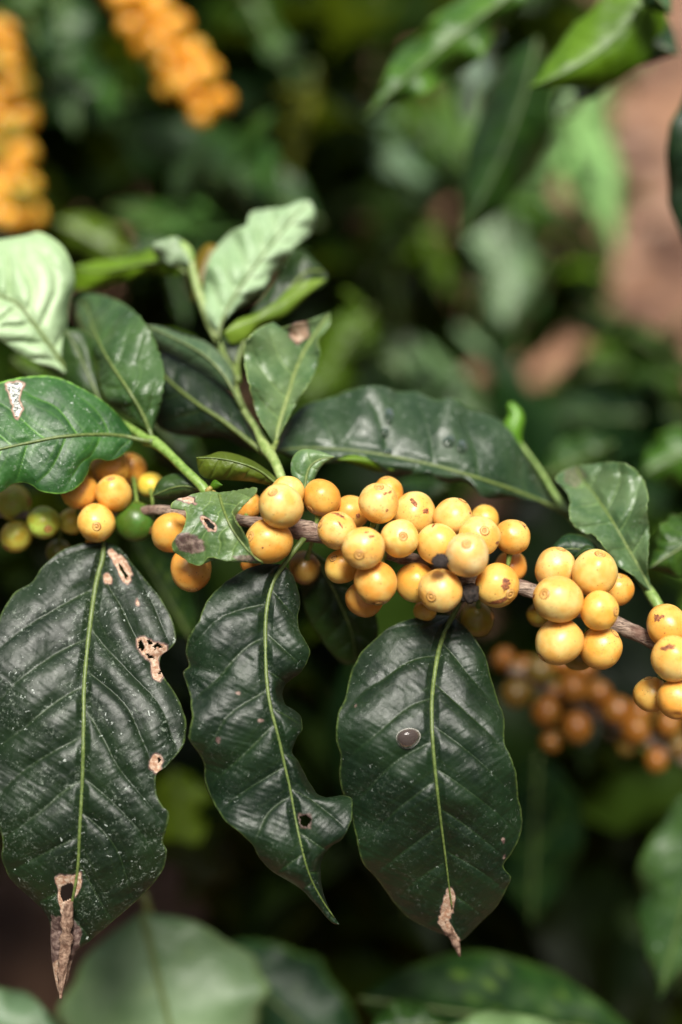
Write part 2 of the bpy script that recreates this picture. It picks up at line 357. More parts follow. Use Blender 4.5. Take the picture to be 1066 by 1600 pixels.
# ------------------------------------------------------------------ leaves
def leaf(parent, mid, left, right, dz, mat, name='leaf', cup=4, fold=0, tilt=0, wave=(0, 3), relief=0.8, spacing=62, slope=(0.8, 1.1),
         res=(60, 120), color=(1, 1, 1), stains=(), holes=(), label=None, thick=0.25, rib=(3.6, 0.8), petiole=None, rough_edge=0.0, seed=1, rib_end=1.0, rib_color=(1, 1, 1), edge=1.0, und=0.8, fade=0.0):
    nu, nv = res
    nu += 1 - nu % 2
    Mi = crom(mid, nv); Le = crom(left, nv); Ri = crom(right, nv)
    for k, e in enumerate((Le, Ri)):                     # small irregularities along the margin
        if rough_edge:
            for i in range(nv):
                f = min(1, 6 * i / nv, 6 * (nv - 1 - i) / nv)
                e[i] += rough_edge * f * np.array([noise.noise(Vector((i * 0.35 * 120 / nv, k * 9 + seed, 0))), noise.noise(Vector((i * 0.35 * 120 / nv, k * 9 + seed, 5)))])
    u = np.linspace(-1, 1, nu)
    v = np.linspace(0, 1, nv)
    U, Vv = np.meshgrid(u, v)
    au = np.abs(U)
    E = np.where(U[..., None] < 0, Le[:, None, :], Ri[:, None, :])
    XY = Mi[:, None, :] * (1 - au[..., None]) + E * au[..., None]
    px, py = XY[..., 0], XY[..., 1]
    # nearest point of the midrib
    fl = np.stack([px.ravel(), py.ravel()], 1)
    seglen = np.linalg.norm(Mi[-1] - Mi[0])
    ms = Mi[::max(1, nv // 80)]
    sa = np.concatenate([[0], np.cumsum(np.linalg.norm(np.diff(ms, axis=0), axis=1))])
    dd = np.full(len(fl), 1e9); ss = np.zeros(len(fl))
    for i, m in enumerate(ms):
        q = np.hypot(fl[:, 0] - m[0], fl[:, 1] - m[1]); c = q < dd
        dd[c] = q[c]; ss[c] = sa[i]
    if len(ms) > 2:                                       # continuous along-coordinate
        i0 = np.clip(np.searchsorted(sa, ss), 1, len(ms) - 2)
        tg = ms[i0 + 1] - ms[i0 - 1]; tg = tg / np.linalg.norm(tg, axis=1)[:, None]
        ss = ss + ((fl - ms[i0]) * tg).sum(1)
    D = dd.reshape(px.shape); S = ss.reshape(px.shape)
    sl = np.where(U < 0, slope[0], slope[1])
    wv = (S - D * sl * 0.62 - D * D * sl * 0.0022 * (62 / spacing)) / spacing + np.where(U < 0, 0.0, 0.35)
    for j in range(nv):
        wv[j] += np.where(u < 0, noise.noise(Vector((j * 7.0 / nv, seed, 1))), noise.noise(Vector((j * 7.0 / nv, seed, 5)))) * 0.32
    f = np.abs(wv - np.round(wv))
    env = np.clip(D / 12.0, 0, 1) * (1 - au ** 5)
    fr = (wv - np.floor(wv)) % 1.0
    rel = -relief * (np.sin(np.pi * fr ** 0.72) ** 0.8) * env * 1.5 * (1 - fade * Vv ** 1.5)
    zdz = np.interp(v, [a for a, _ in dz], [b for _, b in dz])
    ker = np.ones(max(3, nv // 8)); ker /= ker.sum()
    pad = len(ker) // 2
    zdz = np.convolve(np.pad(zdz, pad, mode='edge'), ker, 'same')[pad:pad + nv]
    widthf = np.sin(np.pi * np.clip(v, 0, 1)) ** 0.5
    Z = zdz[:, None] + (cup * au ** 2 + fold * au + tilt * U) * widthf[:, None]
    Z = Z + wave[0] * au ** 2.2 * np.where(U < 0, np.sin(2 * np.pi * (Vv * wave[1] + seed * 0.37)), np.sin(2 * np.pi * (Vv * wave[1] * 0.87 + seed * 0.61))) * widthf[:, None]
    wob = np.zeros(px.shape)
    if nu * nv < 90000:
        for j in range(nv):
            for i in range(nu):
                X_, Y_ = px[j, i], py[j, i]
                wob[j, i] = noise.noise(Vector((X_ * 0.03, Y_ * 0.03, seed))) * 0.9 + noise.noise(Vector((X_ * 0.09, Y_ * 0.09, seed + 7))) * 0.16 + noise.noise(Vector((wv[j, i] * 5.5, D[j, i] * 0.02, seed + 2))) * 0.12 * min(1, relief) + noise.noise(Vector((wv[j, i] * 1.6, S[j, i] * 0.16 + D[j, i] * 0.1, seed + 4))) * 0.22 * min(1, relief)
    Z = Z + rel + wob * und * np.clip(D / 10, 0, 1)
    W3 = Pn(px, py, Z)
    vein = 0.8 * (1 - fade * Vv) * np.exp(-(f * spacing / 1.25) ** 2) * (1 - au ** 1.5) * np.clip(D / 4, 0, 1)
    w2 = wv * 2 + 0.5                                      # fainter veins between
    f2 = np.abs(w2 - np.round(w2)); vein = np.maximum(vein, 0.25 * np.exp(-(f2 * spacing / 2 / 1.2) ** 2) * (1 - au) * np.clip(D / 4, 0, 1))
    dmg = np.zeros(px.shape)
    jit = np.array([[noise.noise(Vector((px[j, i] * 0.16, py[j, i] * 0.16, seed + 3))) for i in range(nu)] for j in range(nv)]) if (stains or holes) else 0
    for kind, poly in stains:
        cx = px + 3.0 * jit; cy = py + 3.0 * np.roll(jit, 3)
        m = inside(cx, cy, poly)
        dmg = np.maximum(dmg, np.where(m, kind, 0))
    for _ in range(2 if stains else 0):
        dmg = (dmg + np.roll(dmg, 1, 0) + np.roll(dmg, -1, 0) + np.roll(dmg, 1, 1) + np.roll(dmg, -1, 1)) / 5
    edgem = np.clip((au - 0.972) / 0.022, 0, 1) * edge * np.clip(np.minimum(Vv, 1 - Vv) * 30, 0, 1)
    hol = np.zeros(px.shape, bool)
    for poly in holes:
        cx = px + 2.0 * jit; cy = py + 2.0 * np.roll(jit, 3)
        hol |= inside(cx, cy, poly)
    Fc = []
    idx = np.arange(nu * nv).reshape(nv, nu)
    for j in range(nv - 1):
        for i in range(nu - 1):
            if hol[j, i]: continue
            Fc.append((int(idx[j, i]), int(idx[j, i + 1]), int(idx[j + 1, i + 1]), int(idx[j + 1, i])))
    marks = np.stack([vein, dmg, edgem], -1).reshape(-1, 3)
    org = Vector(W3[0, nu // 2])
    o = mesh_obj(name, W3.reshape(-1, 3), Fc, mat, parent, org=org, color=color, marks=marks)
    if thick:
        s = o.modifiers.new('thickness', 'SOLIDIFY'); s.thickness = thick / 1000; s.offset = 0
    if label: o['label'] = label
    # midrib as a sub-part, running on into the stalk
    if rib:
        kk = int((nv - 1) * rib_end)
        c = nu // 2
        zc = Z[:, c]
        pl = []
        if petiole: pl += [tuple(a) for a in petiole]
        st = max(2, kk // 26)
        for i in range(0 if not petiole else st, kk + 1, st):
            t = i / (nv - 1)
            r = rib[0] * (1 - t) + rib[1] * t
            pl.append((Mi[i, 0], Mi[i, 1], zc[i] - 0.38, r))
        if len(pl) > 2:
            ptube('midrib', pl, M_RIB, o, n=60 if nv > 80 else 26, seg=8, color=rib_color)
    return o

def shape_outline(base, tip, width, bow=0.0, n=13, tipw=0.14, asym=1.0, rag=0.0, seed=0):
    """outline of a plain coffee leaf between two picked points"""
    b = np.array(base, float); t = np.array(tip, float); L = np.linalg.norm(t - b); d = (t - b) / L; s = np.array([d[1], -d[0]])
    mid, le, ri = [], [], []
    r = random.Random(seed)
    for i in range(n):
        v = i / (n - 1)
        m = b + d * L * v + s * bow * L * math.sin(math.pi * v)
        w_ = math.sin(math.pi * v ** 0.86) ** 0.85 if v < 0.8 else None
        if v >= 0.8:
            w8 = math.sin(math.pi * 0.8 ** 0.86) ** 0.85; q = (v - 0.8) / 0.2; w_ = w8 * (1 - q) ** 1.25
        ra = 1 + rag * r.uniform(-1, 1); rb = 1 + rag * r.uniform(-1, 1)
        mid.append(m); le.append(m + s * width / 2 * w_ * ra); ri.append(m - s * width / 2 * w_ * rb * asym)
    return mid, le, ri

def gleaf(parent, base, tip, width, d0, d1, mat, bow=0.0, color=(1, 1, 1), res=(16, 30), cup=6, fold=3, tilt=0, wave=(4, 3), seed=0, label=None, arch=0, rag=0.06, rib=(3, 1), petiole=None, relief=0.5, **kw):
    m, l, r = shape_outline(base, tip, width, bow, rag=rag, seed=seed)
    return leaf(parent, m, l, r, [(0, d0), (0.5, (d0 + d1) / 2 + arch), (1, d1)], mat, cup=cup, fold=fold, tilt=tilt, wave=wave, res=res, color=color, seed=seed + 1, label=label, relief=relief, spacing=max(24, np.hypot(tip[0] - base[0], tip[1] - base[1]) / 8), rib=rib, petiole=petiole, und=0.6, **kw)

# ------------------------------------------------------------------ coffee cherries
def cherry_meshes():
    out = []
    for k in range(4):
        r = random.Random(50 + k); V = []; Fc = []
        seg, rings = 40, 26
        el = (0.98, 1.07, 0.93, 1.14)[k]
        for j in range(rings + 1):
            th = math.pi * j / rings
            for i in range(seg):
                a = 2 * math.pi * i / seg
                d = Vector((math.sin(th) * math.cos(a), math.sin(th) * math.sin(a), math.cos(th)))
                rr = 1 + 0.050 * noise.noise(d * 1.3 + Vector((k * 5.1, 0, 0))) + 0.01 * noise.noise(d * 3.5 + Vector((0, k * 5.1, 0)))
                rr -= 0.045 * math.exp(-(th / 0.20) ** 2)                      # dimple round the navel
                rr -= 0.09 * math.exp(-((math.pi - th) / 0.24) ** 2)           # dimple at the stalk
                if k == 2: rr -= 0.018 * math.exp(-(math.sin(a) * math.sin(th) / 0.06) ** 2) * (1 if math.cos(a) > 0 else 0)
                p = d * rr; p.z *= el; p.x *= 1 + 0.03 * (k - 1.5) / 1.5
                V.append(tuple(p * 0.007))
        for j in range(rings):
            for i in range(seg):
                i2 = (i + 1) % seg; Fc.append((j * seg + i, (j + 1) * seg + i, (j + 1) * seg + i2, j * seg + i2))
        me = bpy.data.meshes.new('cherry'); me.from_pydata(V, [], Fc); me.polygons.foreach_set('use_smooth', [True] * len(me.polygons)); me.materials.append(M_CHERRY)
        out.append((me, el))
    return out
CH = cherry_meshes()
def navel_mesh():
    V = []; Fc = []; seg = 24
    prof = [(0.0, 0.10), (0.05, 0.085), (0.075, 0.035), (0.115, 0.03), (0.145, 0.075), (0.185, 0.082), (0.215, 0.05), (0.25, 0.005), (0.27, -0.05)]
    for rr, z in prof:
        for i in range(seg):
            a = 2 * math.pi * i / seg; q = 1 + 0.07 * noise.noise(Vector((math.cos(a) * 2, math.sin(a) * 2, rr * 9)))
            V.append((rr * q * math.cos(a) * 0.007, rr * q * math.sin(a) * 0.007, z * 0.6 * 0.007))
    for j in range(len(prof) - 1):
        for i in range(seg):
            i2 = (i + 1) % seg; Fc.append((j * seg + i, (j + 1) * seg + i, (j + 1) * seg + i2, j * seg + i2))
    me = bpy.data.meshes.new('navel'); me.from_pydata(V, [], Fc); me.polygons.foreach_set('use_smooth', [True] * len(me.polygons)); me.materials.append(M_RING)
    return me
NAVEL = navel_mesh()

def cherry(parent, c, r, nav=None, color=(0.8, 0.5, 0.1), stain=0.3, var=None, scars=(), label=None, root=None, seed=0, navel=True, ring=1.0):
    """c: world centre, r: metres, nav: (x right, y up) of the navel in the picture as a share of the radius"""
    rr = random.Random(seed * 17 + 5)
    if nav is None:
        a = rr.uniform(0, 2 * math.pi); nav = (math.cos(a) * 0.9, math.sin(a) * 0.9); zz = rr.choice((-0.6, -0.8, 0.3))
    else:
        zz = math.sqrt(max(0.02, 1 - nav[0] ** 2 - nav[1] ** 2))
    to_cam = (CAM - c).normalized(); rt = RIGHT; upv = to_cam.cross(rt).normalized()
    rt = upv.cross(to_cam)
    n = (rt * nav[0] + upv * nav[1] + to_cam * zz).normalized()
    me, el = CH[var if var is not None else rr.randrange(4)]
    o = bpy.data.objects.new('cherry', me); s = r / 0.007
    q = n.to_track_quat('Z', 'Y') @ Quaternion((0, 0, 1), rr.uniform(0, 6.28))
    o.rotation_mode = 'QUATERNION'; o.rotation_quaternion = q; o.scale = (s, s, s); o.color = (*color, stain)
    place(o, c, parent)
    if label: o['label'] = label
    if navel:
        v = bpy.data.objects.new('navel', NAVEL); v.parent = o; v.location = (0, 0, 0.007 * el * 0.955); COL.objects.link(v)
        v.color = (ring, ring * 0.95, ring * 0.9, 1)
    for (sx, sy, ang, elong, rot) in scars:
        zz = math.sqrt(max(0.03, 1 - sx * sx - sy * sy)); d = (rt * sx + upv * sy + to_cam * zz).normalized()
        d = q.inverted() @ d                                          # into the cherry's own space
        t = d.orthogonal().normalized(); b2 = d.cross(t)
        V = []; Fc = []; N = 48
        for j in range(4):
            for i in range(N):
                a = 2 * math.pi * i / N + rot
                k = j / 3 * ang * (1 + 0.65 * noise.noise(Vector((math.cos(a) * 1.8, math.sin(a) * 1.8, seed + sx * 5))) + 0.45 * noise.noise(Vector((math.cos(a) * 6, math.sin(a) * 6, seed + sx * 5))))
                p = (d + t * math.cos(a) * k * elong + b2 * math.sin(a) * k / elong).normalized()
                V.append(p)
        bvh = None
        VV = []
        for idx, p in enumerate(V):
            th = math.acos(max(-1, min(1, p.z)))
            # same shape as the skin, a little proud of it
            k_ = CH.index((me, el))
            r_ = 1 + 0.050 * noise.noise(p * 1.3 + Vector((k_ * 5.1, 0, 0))) + 0.01 * noise.noise(p * 3.5 + Vector((0, k_ * 5.1, 0)))
            r_ -= 0.045 * math.exp(-(th / 0.20) ** 2)
            pp = p * (r_ + (0.012 if idx < 3 * N else -0.01)); pp.z *= el; pp.x *= 1 + 0.03 * (k_ - 1.5) / 1.5
            VV.append(tuple(pp * 0.007))
        for j in range(3):
            for i in range(N):
                i2 = (i + 1) % N; Fc.append((j * N + i, (j + 1) * N + i, (j + 1) * N + i2, j * N + i2))
        m2 = bpy.data.meshes.new('scar'); m2.from_pydata(VV, [], Fc); m2.polygons.foreach_set('use_smooth', [True] * len(m2.polygons)); m2.materials.append(M_SCAR)
        so = bpy.data.objects.new('scar', m2); so.parent = o; COL.objects.link(so); so.color = (1, 1, 1, 1)
    if root is not None:
        st = (q.inverted() @ (root - c)) / s
        p0 = st.normalized() * 0.0062
        N = 7; V = []; Fc = []
        t = st.normalized().orthogonal().normalized(); b2 = st.normalized().cross(t)
        for j, (pp, ra) in enumerate(((p0, 0.0013), ((p0 * 0.6 + st * 0.4), 0.0008), (st, 0.0011))):
            for i in range(N):
                a = 2 * math.pi * i / N; V.append(tuple(pp + t * math.cos(a) * ra + b2 * math.sin(a) * ra))
        for j in range(2):
            for i in range(N):
                i2 = (i + 1) % N; Fc.append((j * N + i, j * N + i2, (j + 1) * N + i2, (j + 1) * N + i))
        m2 = bpy.data.meshes.new('stalk'); m2.from_pydata(V, [], Fc); m2.polygons.foreach_set('use_smooth', [True] * len(m2.polygons)); m2.materials.append(M_STEM)
        so = bpy.data.objects.new('stalk', m2); so.parent = o; COL.objects.link(so); so.color = (0.7, 0.75, 0.5, 1)
    return o

# ================================================================== the fruiting branch in focus
BR = thing('coffee_branch', P(1090, 1040, 0), 'coffee branch in sharp focus laden with yellow cherries, dark hanging leaves and side shoots', 'coffee branch', 'fruiting coffee branches')
BPTS = [(-60, 800, 34, 5), (60, 806, 30, 5.5), (150, 812, 24, 6), (240, 797, 12, 6.5), (300, 803, 6, 7), (370, 812, 2, 7.5), (440, 822, 0, 9), (470, 828, -1, 14), (490, 832, -1, 14.5), (520, 840, 0, 10),
        (560, 850, 0, 8.5), (620, 868, 0, 9), (700, 892, 0, 10), (735, 905, 0, 12), (800, 914, 0, 10.5), (840, 926, 0, 10), (900, 952, 0, 10), (935, 965, 0, 12), (960, 975, -1, 11.5), (1000, 992, -2, 10.5), (1040, 1010, -4, 12), (1100, 1042, -8, 11)]
BPTS = [(a, b, c, d * 1.14) for a, b, c, d in BPTS]
stem_obj = ptube('stem', BPTS, M_BARK, BR, n=170, seg=20, rough=0.22, fs=420)
stem_obj['label'] = 'grey brown woody stem with cracked bark and swollen nodes'
BQ = crom(BPTS, 200)
def nearest_branch(x, y):
    i = int(np.argmin(np.hypot(BQ[:, 0] - x, BQ[:, 1] - y)))
    return P(BQ[i, 0], BQ[i, 1], BQ[i, 2] - 0.5)

YE = (0.76, 0.49, 0.125); PY = (0.78, 0.585, 0.20); OR = (0.70, 0.40, 0.09); GY = (0.70, 0.66, 0.12); GR = (0.48, 0.62, 0.11); DG = (0.06, 0.15, 0.02); OL = (0.26, 0.22, 0.03)
# x, y, radius px, depth mm, navel (x, y-up) or None, colour, stain, scars, label
CL = [
 (503,778,29,-2,None,OR,.2,(),'orange yellow cherry standing alone above the branch node'),
 (548,801,26,0,None,YE,.4,((.45,-.2,.16,1,0),),None),
 (527,829,28,-12,(-.85,.35),PY,.8,((.1,.85,.22,2.0,.3),(.2,.3,.12,2.2,.5)),'yellow cherry with brown scratches across its top'),
 (592,786,31,-14,(.0,.80),PY,.9,((.55,.55,.13,2.0,1.0),(.32,.45,.10,1.5,.4),(.4,-.35,.09,1.2,0)),'upright yellow cherry with brown streaks and navel on top'),
 (607,770,22,2,None,OR,.2,(),None),
 (648,803,31,-4,None,PY,.7,((.55,.15,.17,1.3,.2),(-.05,.55,.20,1.8,0)),'yellow cherry with two rusty blotches near its top'),
 (625,841,29,-11,(.15,.08),PY,.3,(),None),
 (568,857,32,-21,(-.22,-.33),PY,.9,((.35,.55,.13,1.3,.4),(.15,.75,.10,1.5,0)),'speckled yellow cherry in front with its navel towards the viewer'),
 (534,885,26,-4,(-.5,.5),YE,.4,(),None),
 (587,910,32,-14,(.15,-.95),YE,.2,((.10,-.90,.20,1.6,0),),'yellow cherry with a dark dry mark underneath'),
 (569,936,27,-3,None,OR,.2,(),None),
 (684,850,32,-10,None,PY,.2,((-.2,.9,.14,2.0,0),),None),
 (708,808,30,-6,(.5,.86),PY,.3,((.85,.2,.08,1.5,0),),None),
 (757,812,22,10,None,YE,.2,(),None),
 (749,838,31,-8,(.28,.30),PY,.5,((.3,.32,.17,1,0),(.86,-.3,.12,1.5,.3)),None),
 (730,867,33,-23,(.0,.47),(.77,.61,.29),.3,(),'pale yellow cherry, foremost of the cluster'),
 (801,839,27,-2,(.6,.75),YE,.4,((.62,.62,.15,2.0,.7),),None),
 (798,886,24,9,None,OR,.3,(),None),
 (649,910,30,-5,None,YE,.2,(),None),
 (688,923,33,-17,(-.45,-.30),PY,.2,(),'round yellow cherry right above the broad hanging leaf'),
 (664,955,17,6,None,(.70,.50,.12),.2,(),None),
 (777,915,34,-13,(.62,-.42),YE,.4,((.42,.02,.28,1.1,0),(.1,-.72,.30,2.4,0)),'orange yellow cherry with a dark brown scab and a split seam'),
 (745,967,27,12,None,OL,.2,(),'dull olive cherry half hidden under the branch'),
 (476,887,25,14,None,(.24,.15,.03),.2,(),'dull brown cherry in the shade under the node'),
 (439,791,32,-15,(-.33,.60),PY,.3,(),None),
 (449,770,26,-3,None,PY,.2,(),None),
 (420,846,33,-13,(-.75,.18),YE,.3,((-.2,-.3,.05,1,0),),None),
 (386,790,22,7,None,OR,.2,(),None),
 (267,832,28,4,None,YE,.2,(),None),
 (299,889,30,2,(.1,-.95),OR,.2,(),'orange yellow cherry hanging below the torn leaf'),
 (392,880,15,5,None,OR,.2,(),None),
 (868,889,31,-3,None,PY,.2,(),None),
 (929,895,34,-10,(.24,.78),PY,.3,(),None),
 (872,936,35,-17,(-.52,.18),PY,.2,((-.93,.1,.10,1.5,1),),None),
 (964,921,25,3,(.1,.85),OR,.6,(),None),
 (937,954,30,-13,(.88,-.05),YE,.4,(),None),
 (874,1002,33,-12,(-.75,-.68),PY,.3,((-.8,-.55,.16,1.5,.5),),None),
 (939,1012,33,-10,None,YE,.5,(),None),
 (844,960,19,9,None,OL,.2,(),None),
 (902,1024,22,9,None,OL,.2,(),None),
 (1042,977,31,-8,None,YE,.4,((-.45,.35,.20,1.1,0),(-.2,.45,.10,1,0)),'yellow cherry with a small rusty scab beside the bark'),
 (1052,1029,33,-18,None,PY,.9,((-.25,.45,.26,1.6,.6),),'yellow cherry with a pale dry split on top'),
 (1018,1085,27,-7,None,YE,.4,(),None),
 (1057,1092,30,-11,None,YE,.5,(),None),
 (125,768,28,16,None,YE,.2,(),None),
 (173,732,27,24,None,YE,.2,(),None),
 (207,733,22,32,None,OR,.2,(),None),
 (178,771,26,12,(-.17,.75),YE,.2,((-.17,.75,.20,1.2,0),),None),
 (151,817,28,10,(.0,-.18),YE,.2,(),'orange yellow cherry facing the viewer, lowest of the dusty leaf cluster'),
 (113,814,20,26,None,GY,.1,(),None),
 (69,816,25,22,(.25,-.4),GR,.1,((.25,-.4,.24,1,0),),'unripe green cherry with a dark navel'),
 (211,815,29,18,(.8,-.4),DG,.1,((.75,-.38,.22,1,0),),'dark green unripe cherry beside the yellow ones'),
 (26,838,23,30,None,(.75,.78,.14),.1,(),None),
 (22,785,27,34,None,(.6,.72,.14),.1,(),None),
 (235,757,19,30,None,GY,.1,(),None),
 (141,735,16,34,None,GY,.1,(),None),
 (92,862,19,36,None,(.16,.19,.03),.1,(),None),
 (148,846,13,18,None,OR,.1,(),None),
]
pos = [[c[0], c[1], c[2], c[3]] for c in CL]
def wr(c): return P(c[0], c[1], c[3]), 1.05 * c[2] * 0.48 / 1066 * (FOCUS + c[3] / 1000)
for it in range(60):                                      # let touching cherries settle in depth
    for i in range(len(pos)):
        for j in range(i):
            a, ra = wr(pos[i]); b_, rb = wr(pos[j]); d = (a - b_).length
            need = (ra + rb) * 0.975
            if d < need:
                s = 1 if pos[i][3] >= pos[j][3] else -1
                m = min(0.6, (need - d) * 1000 * 0.6)
                pos[i][3] += s * m / 2; pos[j][3] -= s * m / 2
for i, c in enumerate(CL):
    p, r = wr(pos[i])
    rr = random.Random(i * 3 + 1)
    k = 1 + rr.uniform(-.06, .06); colr = (c[5][0] * k, c[5][1] * k * (1 + rr.uniform(-.05, .05)), c[5][2] * k)
    cherry(BR, p, r, c[4], colr, c[6], scars=c[7], label=c[8], root=nearest_branch(c[0], c[1]), seed=i)

def husk(x, y, r, dz, seed, label):
    V = []; Fc = []; seg, rings = 22, 14
    c = P(x, y, dz); R = r * 0.48 / 1066 * (FOCUS + dz / 1000)
    for j in range(rings + 1):
        th = math.pi * j / rings
        for i in range(seg):
            a = 2 * math.pi * i / seg; d = Vector((math.sin(th) * math.cos(a), math.sin(th) * math.sin(a), math.cos(th)))
            q = 1 + 0.28 * noise.noise(d * 2.4 + Vector((seed, 0, 0))) + 0.10 * math.sin(a * 7 + 2 * noise.noise(d * 2)) * math.sin(th) - 0.2 * math.exp(-(th / 0.3) ** 2)
            V.append(tuple(c + d * R * q))
    for j in range(rings):
        for i in range(seg):
            i2 = (i + 1) % seg; Fc.append((j * seg + i, (j + 1) * seg + i, (j + 1) * seg + i2, j * seg + i2))
    o = mesh_obj('dried_cherry', V, Fc, M_HUSK, BR, org=c); o['label'] = label
husk(688, 877, 12.5, -27, 1, 'tiny shrivelled black cherry between two yellow ones')
husk(733, 927, 16, -17, 2, 'shrivelled black cherry above the broad hanging leaf')
husk(706, 905, 8, -4, 3, 'black dried remnant on the stem')

# ---- side shoots (green stems that carry leaves)
def shoot(pl, label, color=(1, 1, 1), n=40):
    o = ptube('side_shoot', pl, M_STEM, BR, n=n, seg=12, rough=0.08, fs=200, color=color); o['label'] = label; return o
s1 = shoot([(330, 806, 4, 9), (322, 768, 2, 8.5), (290, 735, 6, 7.5), (262, 707, 12, 7.5), (240, 690, 16, 9.5), (228, 688, 18, 9), (215, 676, 21, 6.5), (175, 650, 34, 5.5), (120, 605, 46, 5), (60, 565, 54, 5), (-40, 500, 64, 5)], 'green side shoot rising to the dusty leaf', (0.85, 1, 0.65))
s2 = shoot([(462, 822, 2, 8), (448, 770, 4, 7.5), (430, 722, 10, 8), (416, 702, 16, 9.5), (402, 672, 22, 6.2), (382, 642, 30, 5.5), (368, 610, 40, 5.5), (362, 575, 48, 5.5), (345, 540, 54, 6), (330, 510, 56, 6.5), (316, 472, 58, 6.5), (305, 438, 60, 7), (298, 405, 62, 6)], 'pale green side shoot with opposite leaves and a bud on top', (1.2, 1.15, 1.2))
s3 = shoot([(1060, 1010, 6, 9), (1036, 960, 10, 8), (1018, 930, 14, 9), (1000, 905, 20, 6), (975, 880, 28, 4), (930, 850, 40, 4), (888, 803, 48, 6), (868, 775, 52, 5), (842, 732, 58, 3.5), (810, 690, 64, 4)], 'thin green shoot curving behind the crinkled leaf', (0.9, 1, 0.8))
ptube('bud', [(298, 412, 62, 9), (290, 392, 63, 11), (272, 378, 64, 7), (265, 372, 64, 3)], M_STEM, BR, n=14, seg=10, color=(1.1, 1.2, 1.0))
ptube('bud', [(808, 700, 64, 8), (800, 675, 64, 16), (806, 650, 64, 13), (796, 630, 64, 5)], M_STEM, BR, n=14, seg=10, color=(0.45, 0.8, 0.15))
ptube('bud', [(336, 772, -2, 5), (326, 768, -3, 6), (330, 761, -4, 3)], M_STEM, BR, n=12, seg=10, color=(1.6, 0.9, 0.8))

# ---- the three large hanging leaves
A_mid = [(167,848),(150,915),(139,995),(132,1070),(131,1140),(129,1220),(125,1295),(121,1365),(108,1435),(100,1500),(95,1558)]
A_left = [(167,848),(125,850),(90,865),(65,888),(50,910),(25,925),(5,953),(-12,1000),(-25,1060),(-30,1130),(-25,1200),(-12,1260),(2,1300),(5,1320),(3,1340),(15,1370),(40,1395),(65,1418),(78,1438),(80,1470),(82,1500),(88,1535),(95,1558)]
A_right = [(167,848),(187,857),(210,885),(235,915),(255,940),(272,975),(275,1000),(265,1015),(252,1025),(250,1042),(258,1060),(272,1080),(285,1105),(291,1130),(290,1155),(280,1175),(260,1197),(245,1210),(245,1240),(255,1260),(265,1270),(260,1295),(255,1315),(261,1330),(257,1355),(240,1380),(210,1410),(175,1440),(140,1470),(122,1484),(114,1500),(106,1530),(95,1558)]
A_st = [(1,[(168,863),(175,857),(184,866),(192,868),(206,888),(206,905),(200,914),(190,908),(180,882)]), (1,[(161,898),(170,896),(179,906),(174,914),(163,912)]), (1,[(213,935),(218,934),(218,946),(212,947)]),
        (1,[(212,998),(225,994),(243,1002),(264,1008),(258,1020),(247,1028),(249,1042),(256,1058),(248,1066),(238,1060),(236,1036),(222,1024),(214,1010)]), (1,[(233,1190),(241,1177),(250,1178),(256,1190),(252,1204),(244,1210),(234,1200)]),
        (.45,[(80,1430),(110,1430),(128,1450),(124,1490),(112,1515),(78,1510)]), (1,[(84,1369),(128,1362),(130,1378),(122,1395),(112,1412),(108,1436),(98,1436),(92,1410),(90,1385)]),
        (1,[(78,1506),(90,1500),(112,1500),(108,1530),(95,1562),(84,1540)]), (.5,[(96,1440),(112,1440),(112,1465),(98,1470)])]
A_ho = [[(183,880),(186,877),(199,899),(197,906)], [(216,1001),(222,1000),(226,1010),(223,1018),(217,1012)], [(229,999),(238,1001),(238,1006),(231,1004)], [(240,1008),(246,1004),(255,1009),(252,1012),(245,1010),(243,1014)], [(228,1020),(238,1024),(240,1029),(231,1027)],
        [(246,1048),(250,1047),(251,1053),(247,1053)], [(246,1182),(252,1186),(249,1192)], [(96,1384),(112,1378),(117,1388),(114,1402),(98,1408),(93,1396)]]
leafA = leaf(BR, A_mid, A_left, A_right, [(0, 14), (.12, 5), (.4, -15), (.65, -18), (.88, -6), (1, 2)], M_DUSTY, cup=5, fold=-2, wave=(2.8, 3.2), relief=1.45, spacing=76, fade=.3, slope=(0.9, 1.5), res=(150, 330), stains=A_st, holes=A_ho,
             label='largest hanging dark leaf, dusted with white flecks, with eaten tan patches and a withered tip', rib=(4.2, 1.8), petiole=[(150, 806, 20, 4.5), (160, 830, 16, 4)], rough_edge=1.2, seed=2, rib_end=0.84)
B_mid = [(442,882),(425,915),(416,960),(415,1005),(416,1050),(422,1100),(435,1150),(445,1195),(454,1235),(462,1280),(472,1325),(483,1365),(503,1405),(530,1444)]
B_left = [(442,882),(410,882),(380,892),(350,912),(325,937),(310,970),(295,995),(291,1020),(295,1040),(287,1052),(295,1080),(300,1110),(297,1140),(295,1155),(310,1175),(319,1195),(320,1220),(332,1250),(350,1280),(375,1300),(395,1320),(406,1340),(425,1360),(450,1375),(475,1392),(500,1420),(518,1440),(530,1444)]
B_right = [(442,882),(455,895),(465,920),(469,945),(465,965),(470,990),(482,1010),(484,1025),(470,1050),(450,1065),(441,1080),(445,1100),(460,1110),(471,1122),(472,1140),(462,1155),(457,1175),(467,1192),(482,1220),(495,1240),(515,1247),(535,1243),(550,1250),(549,1280),(536,1308),(512,1327),(502,1345),(501,1368),(505,1395),(515,1420),(530,1444)]
